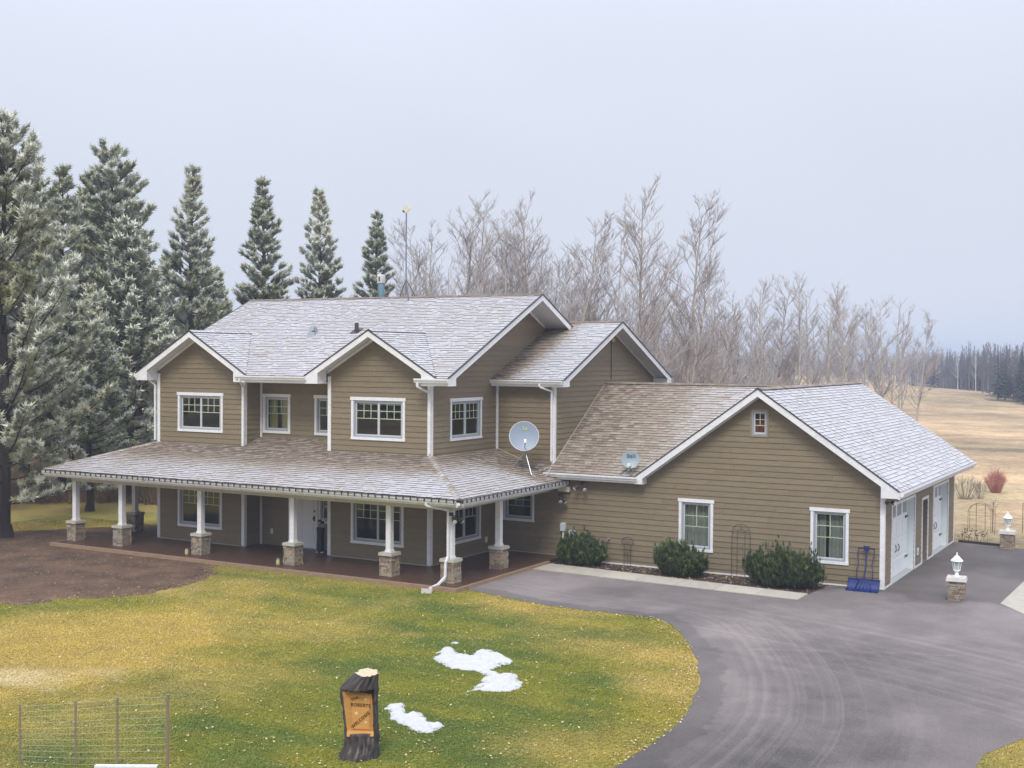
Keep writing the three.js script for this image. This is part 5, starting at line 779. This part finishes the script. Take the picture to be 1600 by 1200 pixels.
// carved stump
{
  const o = thing('tree_stump', 'dark barked tree stump carved with a wooden welcome sign', 'stump', [8.90, GY, 15.70], Math.atan2(12.26, 16.76));
  const left = y => y < .45 ? mix(-.38, -.25, smooth(-.08, .22, y)) : y < 1.17 ? mix(-.25, -.31, (y - .45) / .72) : mix(-.31, -.055, (y - 1.17) / .24), right = y => mix(.315, .30, smooth(0, .3, y));
  const N = 72, rows = [], p = [], id = [], col = []; for (let y = -.08; y < 1.175; y += .03) rows.push(y); rows.push(1.18, 1.22, 1.26, 1.30, 1.34, 1.38, 1.405);
  for (const y of rows) for (let i = 0; i < N; i++) {
    const a = i / N * 6.2832, l = left(y), rt = right(y), cx = (l + rt) / 2, w = (rt - l) / 2, c = Math.cos(a), s = Math.sin(a), ridge = (vn(i * .55 + 3, y * 2.2) - .5) * .06 + (vn(i * .95, y * 6 + 9) - .5) * .06 + (h2(i, Math.round(y * 33)) - .5) * .02 + .03 * (1 - smooth(0, .2, y)) * Math.max(0, Math.sin(a * 3 + 1));
    let x = cx + c * (w + ridge * .8), z = s * (.26 + .03 * (1 - smooth(0, .3, y)) + ridge); if (s > 0 && y > .45 && y < 1.15 && x > l + .02 && x < .23) z = Math.min(z, .075);
    p.push(x, y, z); const k = vn(i * .9 + 20, y * 9 + 3), w2 = smooth(.72, .86, vn(i * .8, y * 6.1 + 40)), q = C(mix(.022, .085, k) + w2 * .11, mix(.019, .070, k) + w2 * .095, mix(.020, .068, k) + w2 * .085); col.push(q.r, q.g, q.b);
  }
  for (let j = 0; j < rows.length - 1; j++) for (let i = 0; i < N; i++) { const a = j * N + i, b = j * N + (i + 1) % N; id.push(a, a + N, b, b, a + N, b + N); }
  const g = new THREE.BufferGeometry(); g.setAttribute('position', new THREE.Float32BufferAttribute(p, 3)); g.setAttribute('color', new THREE.Float32BufferAttribute(col, 3)); g.setIndex(id); g.computeVertexNormals(); part('bark', g, new THREE.MeshStandardMaterial({ color: 0xffffff, vertexColors: true, roughness: .95 }), o);
  const tp = []; const yT = 1.402; for (let i = 0; i < N; i++) { const k = (rows.length - 1) * N + i; tp.push(V3(p[k * 3], yT + .004, p[k * 3 + 2])); } const tg = new G(), cc = V3(.12, yT + .012, 0); for (let i = 0; i < N; i++) tg.tri(cc, tp[(i + 1) % N], tp[i]); part('cut_top', tg.build(), std(C(.60, .50, .34), .9, { map: rep(speck, 2) }), o);
  const wood = std(C(.62, .31, .075), .6, { map: rep(grain, 1.2, 4) }), woodD = std(C(.55, .27, .07), .65, { map: rep(grain, 1.2, 4) });
  part('carved_recess', new G().hex([V3(-.205, .47, .082), V3(.235, .455, .082), V3(.235, .455, .03), V3(-.205, .47, .03)], [V3(-.29, 1.14, .082), V3(.20, 1.06, .082), V3(.20, 1.06, .03), V3(-.29, 1.14, .03)]).build(), woodD, o);
  part('carved_ledge', new G().hex([V3(-.21, .40, .20), V3(.23, .39, .20), V3(.23, .39, .05), V3(-.19, .40, .05)], [V3(-.21, .475, .18), V3(.23, .455, .18), V3(.23, .455, .05), V3(-.19, .475, .05)]).build(), wood, o);
  const pl = grp('plaque', o); part('board', new G().hex([V3(-.12, .50, .105), V3(.165, .478, .105), V3(.165, .478, .083), V3(-.12, .50, .083)], [V3(-.135, 1.085, .105), V3(.16, 1.045, .105), V3(.16, 1.045, .083), V3(-.135, 1.085, .083)]).build(), wood, pl);
  const ink = std(C(.02, .015, .012), .6), put = (s, size, x, y, rz) => { const g = text(s, size); g.rotateZ(rz); g.translate(x, y, .1055); part('lettering', g, ink, pl); };
  put('The', .050, -.075, .98, .45); put('ROBERTS', .056, .014, .862, -.1); put('WELCOME', .056, .032, .625, .70);
  const fl = (x, y, s) => { const g = new G(); for (let i = 0; i < 5; i++) { const a = i * 1.257; g.bar(V3(x, y, .107), V3(x + Math.cos(a) * s, y + Math.sin(a) * s, .107), s * .3, 4, s * .15, C(.7, .68, .6)); } g.cbox(x, y, .109, s * .5, s * .5, .006, C(.05, .05, .12)); part('painted_flower', g.build(), new THREE.MeshStandardMaterial({ color: 0xffffff, vertexColors: true, roughness: .7 }), pl); };
  fl(.095, .985, .026); fl(-.055, .755, .032); fl(.10, .60, .026);
}
// wire fence panel in the near left corner
{
  const P = [[4.34, 18.78, .96], [5.24, 18.43, 1.06], [5.82, 18.09, 1.12], [6.52, 17.68, 1.17]], o = thing('wire_fence', 'thin wire mesh fence panel on four rusty posts at the near left', 'fence', [0, GY, 0]), rust = std(C(.26, .19, .13), .85, { map: rep(speck, 2) }), wire = std(C(.42, .46, .42), .5, { metalness: .3 });
  P.forEach(([x, z, h], i) => part('post', new G().bar(V3(x, -.2, z), V3(x, h, z), i === 3 ? .03 : .022, 5).build(), rust, o));
  for (let k = 0; k < 3; k++) { const [x0, z0, h0] = P[k], [x1, z1, h1] = P[k + 1], g = new G(), L = Math.hypot(x1 - x0, z1 - z0), n = Math.round(L / .055); for (let i = 1; i < n; i++) { const f = i / n; g.bar(V3(mix(x0, x1, f), .02, mix(z0, z1, f)), V3(mix(x0, x1, f), mix(h0, h1, f) - .03, mix(z0, z1, f)), .0013, 3); } for (let r = 0; r <= 10; r++) g.bar(V3(x0, .03 + (h0 - .06) * r / 10, z0 + .02), V3(x1, .03 + (h1 - .06) * r / 10, z1 + .02), .002, 3); part('wire_mesh', g.build(), wire, o); }
  const pk = thing('white_board', 'white painted board lying at the foot of the wire fence', 'board', [6.05, GY, 18.12], .52); part('board', new G().box(-.5, 0, -.05, .5, .06, .05).build(), M.white, pk);
}
// lamp pillars
function lampPillar(x, z, turn, label) {
  const o = thing('lamp_pillar', label, 'lamp', [x, GY, z], turn, 'stone lamp pillars beside the driveway'); stonePillar(o, 0, 0, 0, .42, .55, 300 + Math.round(x * 10 - z)); part('cap', new G().hex([V3(-.27, .552, .27), V3(.27, .552, .27), V3(.27, .552, -.27), V3(-.27, .552, -.27)], [V3(-.25, .655, .25), V3(.25, .655, .25), V3(.25, .655, -.25), V3(-.25, .655, -.25)]).build(), std(C(.62, .58, .55), .8, { map: rep(speck, .8) }), o);
  const w = std(C(.82, .83, .84), .4), l = grp('lantern', o); part('pedestal', lathe([[0, .655], [.10, .655], [.10, .675], [.055, .70], [.04, .76], [.055, .80], [.085, .82], [.10, .845], [0, .845]], 16), w, l);
  const gl = new THREE.MeshPhysicalMaterial({ color: C(.80, .88, .86), roughness: .12, transmission: .75, thickness: 0, ior: 1.5 }); for (let i = 0; i < 6; i++) { const a = i / 6 * 6.2832, b = (i + 1) / 6 * 6.2832, r0 = .085, r1 = .125, g = new G(), A = (t, r, y) => V3(Math.cos(t) * r, y, Math.sin(t) * r); g.quad(A(b, r0, .845), A(a, r0, .845), A(a, r1, 1.09), A(b, r1, 1.09)); part('pane', g.build(), gl, l); const f = new G(); f.bar(A(a, r0, .845), A(a, r1 + .004, 1.09), .009, 4); part('rib', f.build(), w, l); }
  part('roof', lathe([[0, 1.085], [.165, 1.085], [.17, 1.10], [.12, 1.16], [.09, 1.18], [.085, 1.20], [.05, 1.235], [.02, 1.25], [.014, 1.28], [.022, 1.295], [.012, 1.32], [0, 1.335]], 18), w, l); part('bulb', lathe([[0, .86], [.03, .87], [.035, .95], [.02, .98], [0, .99]], 10), std(C(.7, .7, .66), .3), l);
}
lampPillar(15.05, -3.6, .1, 'near stone lamp pillar with white lantern on the asphalt'); lampPillar(14.91, -14.25, 0, 'far stone lamp pillar with white lantern at the back edge of the asphalt');
// large dish on the porch roof
{
  const roofY = x => 3.43 - (3.43 - 2.51) / 2.7 * x + .02, o = thing('satellite_dish', 'large pale blue grey satellite dish on a tripod on the porch roof', 'satellite dish', [1.72, roofY(1.72), -2.95]);
  const F = [[-.35, .12], [.35, .18], [-.32, -.35]]; const hub = V3(.02, .62, .02); F.forEach(([x, z]) => part('leg', new G().bar(V3(x, roofY(1.72 + x) - roofY(1.72), z), hub, .017, 6).build(), M.metalGrey, o)); part('mast', new G().bar(hub.clone().add(V3(0, -.1, 0)), V3(.02, .95, 0), .028, 8).build(), M.metalGrey, o);
  const d = grp('reflector', o), pts = []; for (let i = 0; i <= 10; i++) { const r = i / 10 * .475; pts.push(new THREE.Vector2(r, r * r * .30)); } for (let i = 10; i >= 0; i--) { const r = i / 10 * .478; pts.push(new THREE.Vector2(r, r * r * .30 - .012)); }
  d.position.set(.02, 1.10, .1); d.lookAt(V3(1.72 + .02 + 7, roofY(1.72) + 1.10 + 3.2, -2.95 + 12)); const g = new THREE.LatheGeometry(pts, 40); g.rotateX(Math.PI / 2); part('bowl', g, std(C(.235, .285, .36), .45), d); part('rim', new THREE.TorusGeometry(.476, .009, 6, 48).translate(0, 0, .068), M.white, d); part('logo', new THREE.TorusGeometry(.052, .017, 6, 24).scale(1, 1, .15).translate(.03, .26, .026), std(C(.42, .52, .10), .6), d);
  const fp = V3(.02, 1.10, .1).add(V3(.30, -.18, .46)); part('feed_arm', new G().path([V3(.02, .72, .05), fp], .016).build(), M.blackIron, o); const fh = new G(); fh.bar(fp, fp.clone().add(V3(-.04, .10, -.06)), .035, 8, .05); part('feed_horn', fh.build(), M.white, o); part('cable', new G().path([V3(.33, roofY(2.05) - roofY(1.72) + .03, .2), V3(.42, roofY(2.14) - roofY(1.72) + .012, .3), V3(.55, roofY(2.27) - roofY(1.72) + .012, .25), V3(.65, roofY(2.37) - roofY(1.72) + .02, -.2), V3(.6, .06, -.72)], .009).build(), std(C(.5, .46, .4), .7), o);
}
// small dish at the foot of the garage gable
{
  const o = thing('satellite_dish', 'small grey satellite dish with dark lettering at the foot of the garage gable', 'satellite dish', [5.12, 2.83, -3.72]); part('mast', new G().path([V3(.05, -.02, .0), V3(.04, .2, .03), V3(.02, .42, 0)], .022).build(), M.metalGrey, o); part('foot_plate', new G().cbox(.05, -.03, 0, .16, .03, .12).build(), M.blackIron, o);
  const d = grp('reflector', o), pts = []; for (let i = 0; i <= 8; i++) { const r = i / 8 * .28; pts.push(new THREE.Vector2(r, r * r * .5)); } for (let i = 8; i >= 0; i--) { const r = i / 8 * .282; pts.push(new THREE.Vector2(r, r * r * .5 - .01)); } d.position.set(0, .47, .02); d.lookAt(V3(5.12 + 4, 2.83 + .47 + 2.5, -3.72 + 8)); const g = new THREE.LatheGeometry(pts, 32); g.rotateX(Math.PI / 2); part('bowl', g, std(C(.24, .30, .33), .45), d); const t = text('Bell', .115); t.translate(.03, .07, .024); part('lettering', t, std(C(.04, .07, .12), .5), d);
  const lnb = V3(0, .47, .02).add(V3(.10, -.16, .3)); part('feed_arm', new G().path([V3(.03, .12, .03), lnb], .014).build(), M.blackIron, o); part('feed_horn', new G().cbox(lnb.x, lnb.y + .03, lnb.z, .13, .08, .08).build(), M.white, o); part('brace', new G().bar(V3(-.3, .0, .1), V3(.06, .28, .1), .015, 5).build(), M.blackIron, o);
}
// antenna mast on the ridge
{
  const o = thing('antenna_mast', 'tall thin mast with a square panel antenna on the roof ridge', 'antenna', [-4.71, hm + .03, -5.5]); part('pole', new G().bar(V3(0, .1, 0), V3(0, 3.15, 0), .026, 8).build(), std(C(.22, .24, .30), .4, { metalness: .5 }), o); for (const [x, y, z] of [[-.24, 0, .05], [.34, -.14, .35], [.3, -.14, -.35]]) part('leg', new G().bar(V3(x, y, z), V3(0, .62, 0), .018, 5).build(), std(C(.10, .09, .11), .6), o);
  const pn = new G(); pn.cbox(0, 0, 0, .23, .23, .05); const g = pn.build(); g.rotateZ(Math.PI / 4); g.rotateY(.25); g.translate(.04, 3.2, .05); part('panel', g, std(C(.58, .56, .40), .6), o); part('clamp', new G().cbox(-.07, 3.12, .02, .1, .08, .1).build(), M.blackIron, o);
}
// string lights clipped to the porch gutters
{
  const run = (p, q, out, label) => { const o = thing('string_lights', label, 'string lights'), L = p.distanceTo(q), n = Math.round(L / .245), c = new G(); let last = p; for (let i = 1; i <= n; i++) { const e = p.clone().lerp(q, i / n); const m = last.clone().lerp(e, .5); m.y -= R(0, .012); c.bar(last, m, .014, 4).bar(m, e, .014, 4); last = e; } part('cable', c.build(), M.dripEdge, o); for (let i = 0; i <= n; i++) { const e = p.clone().lerp(q, i / n), b = e.clone().add(V3(R(-.015, .015), -.10, R(-.01, .01))); const g = new G(); g.bar(e, b, .017, 5, .022); part('bulb', g.build(), M.dripEdge, o); } const lp = new G(); for (const f of [.28, .66]) { const e = p.clone().lerp(q, f), d = q.clone().sub(p).normalize(); lp.path([e, e.clone().addScaledVector(d, .08).add(V3(0, -.12, 0)).addScaledVector(out, .02), e.clone().addScaledVector(d, .16).add(V3(0, -.14, 0)).addScaledVector(out, .02), e.clone().addScaledVector(d, .26)], .006, 3); } part('hanging_loop', lp.build(), M.dripEdge, o); };
  run(V3(-14.4, 2.505, 2.765), V3(2.84, 2.505, 2.765), Z, 'dark string of bulbs clipped along the long front porch gutter'); run(V3(2.845, 2.505, 2.7), V3(2.845, 2.505, -3.95), X, 'dark string of bulbs along the short right porch gutter');
}
// utility boxes, trellises, snow scoop
{
  const u = (x0, x1, y0, y1, label, pipe) => { const o = thing('utility_box', label, 'utility box', [(x0 + x1) / 2, 0, -4.018]), w = (x1 - x0) / 2, m = std(C(.55, .60, .62), .5); const g = new G(); g.hex([V3(-w, y0, .13), V3(w, y0, .13), V3(w, y0, .0), V3(-w, y0, .0)], [V3(-w * .9, y1 - .04, .14), V3(w * .9, y1 - .04, .14), V3(w, y1 - .02, .0), V3(-w, y1 - .02, .0)]); g.box(-w * .85, y1 - .04, .002, w * .85, y1, .11); part('casing', g.build(), m, o); part('conduit', new G().bar(V3(0, y0, .05), V3(0, GY + .01, .05), pipe, 8).build(), M.white, o); };
  u(2.54, 2.70, .84, 1.10, 'tall narrow pale box on a white conduit, left of the three on the garage wall', .035); u(2.84, 3.05, .66, .88, 'wide pale meter box, middle of the three on the garage wall', .02); u(3.19, 3.32, .48, .70, 'smallest pale box, right of the three on the garage wall', .03);
  { const o = thing('wall_tap', 'small metal tap on the garage wall left of the wire trellis', 'tap', [4.25, .69, -4.018]); part('flange', new G().cbox(0, 0, .02, .08, .08, .03).build(), M.metalGrey, o); part('spout', new G().path([V3(0, 0, .03), V3(0, 0, .12), V3(0, -.05, .14)], .02, 6).build(), M.metalGrey, o); }
  const arch = (pts, w) => pts;
  { const o = thing('garden_trellis', 'tall dark arched metal trellis against the garage wall', 'trellis', [8.73, GY, -3.88]), W = .29, H = 1.33; const half = []; for (let i = 0; i <= 16; i++) { const t = Math.PI * i / 16; half.push(V3(-W * Math.cos(t), H + W * Math.sin(t), 0)); } part('arch', new G().path([V3(-W, 0, 0), ...half, V3(W, 0, 0)], .009, 5).build(), M.blackIron, o); const h2_ = []; for (let i = 0; i <= 10; i++) { const t = Math.PI * i / 10; h2_.push(V3(-W * .42 * Math.cos(t), H + W * .42 * Math.sin(t), 0)); } part('inner_arch', new G().path([V3(-W * .42, 0, 0), ...h2_, V3(W * .42, 0, 0)], .007, 5).build(), M.blackIron, o); for (const y of [.45, .9, H]) part('crossbar', new G().bar(V3(-W, y, 0), V3(W, y, 0), .006, 4).build(), M.blackIron, o); for (const a of [.5, 1.57, 2.64]) part('ray', new G().bar(V3(Math.cos(a) * W * .42, H + Math.sin(a) * W * .42, 0), V3(Math.cos(a) * W, H + Math.sin(a) * W, 0), .006, 4).build(), M.blackIron, o); }
  { const o = thing('garden_trellis', 'short dark fan topped wire trellis between two shrubs', 'trellis', [4.98, GY, -3.85]), W = .115; for (const s of [-1, 1]) part('leg', new G().bar(V3(s * W, 0, 0), V3(s * W, .72, 0), .009, 4).build(), M.blackIron, o); part('leg', new G().bar(V3(0, 0, 0), V3(0, .5, 0), .006, 4).build(), M.blackIron, o); const p = []; for (let i = 0; i <= 14; i++) { const t = Math.PI * i / 14; p.push(V3(-.2 * Math.cos(t), .76 + .18 * Math.sin(t), 0)); } part('fan_rim', new G().path([V3(-W, .68, 0), ...p, V3(W, .68, 0)], .011, 5).build(), M.blackIron, o); for (let i = 1; i < 6; i++) { const t = Math.PI * i / 6; part('fan_ray', new G().bar(V3(-.05 * Math.cos(t), .69, 0), V3(-.2 * Math.cos(t), .76 + .18 * Math.sin(t), 0), .006, 4).build(), M.blackIron, o); } for (const [y, r] of [[.69, .008], [.53, .016]]) part('crossbar', new G().bar(V3(-W, y, 0), V3(W, y, 0), r, 4).build(), M.blackIron, o); const c = []; for (let i = 0; i <= 8; i++) { const t = Math.PI * i / 8; c.push(V3(-.08 * Math.cos(t), .36 + .09 * Math.sin(t), .0)); } part('scroll', new G().path(c, .006, 4).build(), M.blackIron, o); }
  { const o = thing('snow_scoop', 'blue plastic snow scoop with three bar handle against the garage wall', 'snow shovel', [12.5, GY + .016, -3.62]), g = new G(), W = .45, n = 12, pr = []; for (let i = 0; i <= 8; i++) { const t = i / 8; pr.push([.26 - .30 * t - .05 * Math.sin(t * 3.14), .012 + .30 * t * t]); } // pan: curved sheet with side walls
    for (let i = 0; i < 8; i++) { const a = pr[i], b = pr[i + 1]; g.quad(V3(-W, a[1], a[0]), V3(W, a[1], a[0]), V3(W, b[1], b[0]), V3(-W, b[1], b[0])); g.quad(V3(-W, a[1] - .012, a[0]), V3(-W, b[1] - .012, b[0] - .012), V3(W, b[1] - .012, b[0] - .012), V3(W, a[1] - .012, a[0])); for (const s of [-1, 1]) { const x = s * W; g.quad(V3(x, a[1], a[0]), V3(x, b[1], b[0]), V3(x, b[1] + .05, b[0] + .06), V3(x, a[1] + .05, a[0] + .02)); } }
    g.box(-W, .29, -.10, W, .325, -.03); part('pan', g.build(), M.navy, o); for (let k = -2; k <= 2; k++) part('pan_rib', new G().path([V3(k * .12, .03, .18), V3(k * .10, .12, .05), V3(k * .07, .30, -.03)], .016).build(), M.navy, o);
    for (const s of [-1, 1]) part('side_bar', new G().path([V3(s * .22, .22, -.04), V3(s * .23, .55, -.10), V3(s * .19, .72, -.15), V3(s * .24, 1.02, -.24), V3(s * .22, 1.17, -.27)], .016, 6).build(), std(C(.02, .025, .08), .4), o); part('centre_bar', new G().path([V3(-.02, .28, -.06), V3(.02, .75, -.17), V3(0, 1.18, -.26)], .022, 6).build(), M.navy, o); part('grip', new G().bar(V3(-.23, 1.17, -.27), V3(.23, 1.17, -.27), .02, 6).build(), std(C(.015, .018, .05), .4), o); part('grip_plate', new G().hex([V3(-.05, 1.10, -.25), V3(.05, 1.10, -.25), V3(.05, 1.10, -.29), V3(-.05, 1.10, -.29)], [V3(-.09, 1.24, -.26), V3(.09, 1.24, -.26), V3(.09, 1.24, -.30), V3(-.09, 1.24, -.30)]).build(), M.navy, o); }
}
// golf bag by the front door, jars at the column feet
{
  const o = thing('golf_bag', 'black and white golf bag standing beside the front door', 'golf bag', [-4.62, 0, -.42], .3), wh = std(C(.7, .7, .7), .6), nv = std(C(.015, .018, .05), .6); const b = lathe([[0, .03], [.11, .03], [.12, .1], [.125, .6], [.14, .78], [.135, .82], [.1, .82], [.1, .7]], 14); part('bag_body', b, M.black, o); part('pocket', new G().hex([V3(-.09, .1, .16), V3(.09, .1, .16), V3(.09, .1, .1), V3(-.09, .1, .1)], [V3(-.08, .45, .15), V3(.08, .45, .15), V3(.08, .45, .1), V3(-.08, .45, .1)]).build(), nv, o); part('strap', new G().path([V3(-.12, .7, .06), V3(-.2, .5, .1), V3(-.13, .25, .1)], .02).build(), wh, o);
  for (const [x, z, h] of [[-.05, 0, 1.02], [.03, .04, .98], [.06, -.03, 1.05]]) { const c = grp('club', o); part('shaft', new G().bar(V3(x, .4, z), V3(x * 1.3, h, z), .008, 5).build(), M.metalGrey, c); part('head', new G().cbox(x * 1.3 + .03, h + .02, z, .12, .08, .07).build(), x > .05 ? wh : nv, c); } part('foot', new G().cbox(-.09, .015, .08, .07, .03, .12).build(), wh, o); part('foot', new G().cbox(.09, .015, .08, .07, .03, .12).build(), wh, o);
  const jar = (x, z, label) => { const j = thing('garden_jar', label, 'jar', [x, 0, z], 0, 'jars at the column feet'); part('glass', lathe([[0, .0], [.055, .0], [.06, .03], [.06, .13], [.045, .16], [.045, .17], [0, .17]], 14), std(C(.42, .42, .20), .3), j); part('lid', lathe([[0, .17], [.048, .17], [.048, .195], [0, .195]], 14), M.stoneCap, j); }; jar(-7.98, 2.30, 'small olive jar at the foot of the third porch column from the left'); jar(-4.16, 2.28, 'small olive jar at the foot of the fourth porch column from the left');
}
// things in the field behind the asphalt
{
  const o = thing('garden_arch', 'rusty wire arch standing in the field behind the garage', 'arch', [13.35, terrainY(13, -18), -18.4]), rm = std(C(.16, .10, .08), .8), W = .42; for (const z of [-.2, .2]) { const p = []; for (let i = 0; i <= 12; i++) { const t = Math.PI * i / 12; p.push(V3(-W * Math.cos(t), .78 + .34 * Math.sin(t), z)); } part('arch', new G().path([V3(-W, -.05, z), ...p, V3(W, -.05, z)], .011, 4).build(), rm, o); } for (const s of [-.15, .18]) part('stake', new G().bar(V3(s, -.1, 0), V3(s, 1.1, 0), .014, 4).build(), rm, o); part('crossbar', new G().bar(V3(-W, .66, .2), V3(W, .66, .2), .008, 4).build(), rm, o);
  const stake = (x, z, h, l) => { const s = thing('garden_stake', l, 'stake', [x, terrainY(x, z), z]); part('rod', new G().bar(V3(0, -.1, 0), V3(.01, h, 0), .014, 5).build(), rm, s); part('rod_tip', new G().bar(V3(.01, h, 0), V3(.01, h + .03, 0), .017, 5).build(), rm, s); }; stake(13.78, -18.6, 1.15, 'thin dark stake left of the sapling in the field'); stake(14.8, -19, 1.15, 'thin dark stake behind the far lamp pillar');
  const sp = thing('young_sapling', 'leafless young sapling between two stakes in the field', 'tree', [13.95, terrainY(14, -17.9), -17.9]), g = new G(); taper(g, [V3(0, -.1, 0), V3(.02, .6, 0), V3(0, 1.4, .02)], .014, .004, 4); for (let i = 0; i < 18; i++) { const y = R(.4, 1.3), a = R(0, 6.3), l = R(.15, .4); g.bar(V3(.01, y, 0), V3(Math.cos(a) * l, y + l, Math.sin(a) * l), .005, 3, .002); } part('trunk', g.build(), rm, sp);
  const bp = thing('perennial_clump', 'withered dark stemmed perennials at the back edge of the asphalt', 'plant', [13.5, GY, -15.5]), gg = new G(); for (let i = 0; i < 26; i++) { const x = R(-.45, .55), z = R(-.15, .15), y = R(.2, .5), ex = x + R(-.1, .1); gg.bar(V3(x, -.05, z), V3(ex, y, z), .006, 3, .003); for (let k = 0; k < 3; k++) gg.cbox(ex + R(-.05, .05), y * R(.5, 1), z + R(-.05, .05), R(.02, .05), R(.015, .03), .03); } part('stems', gg.build(), std(C(.06, .06, .04), .9), bp);
  const ed = thing('garden_edging', 'dark timber edging along the back of the asphalt', 'edging', [14.0, GY, -15.05], -.17); for (let i = 0; i < 2; i++) part('timber', new G().box(-.9 + i * .8, -.02, -.05, -.12 + i * .8, .07, .05).build(), M.blackIron, ed);
}
scene.traverse(o => { if (o.isMesh) { o.castShadow = true; o.receiveShadow = true; } });
console.log('boards', allBoards.length, 'shingles', allShingles.length);
renderer.render(scene, camera);
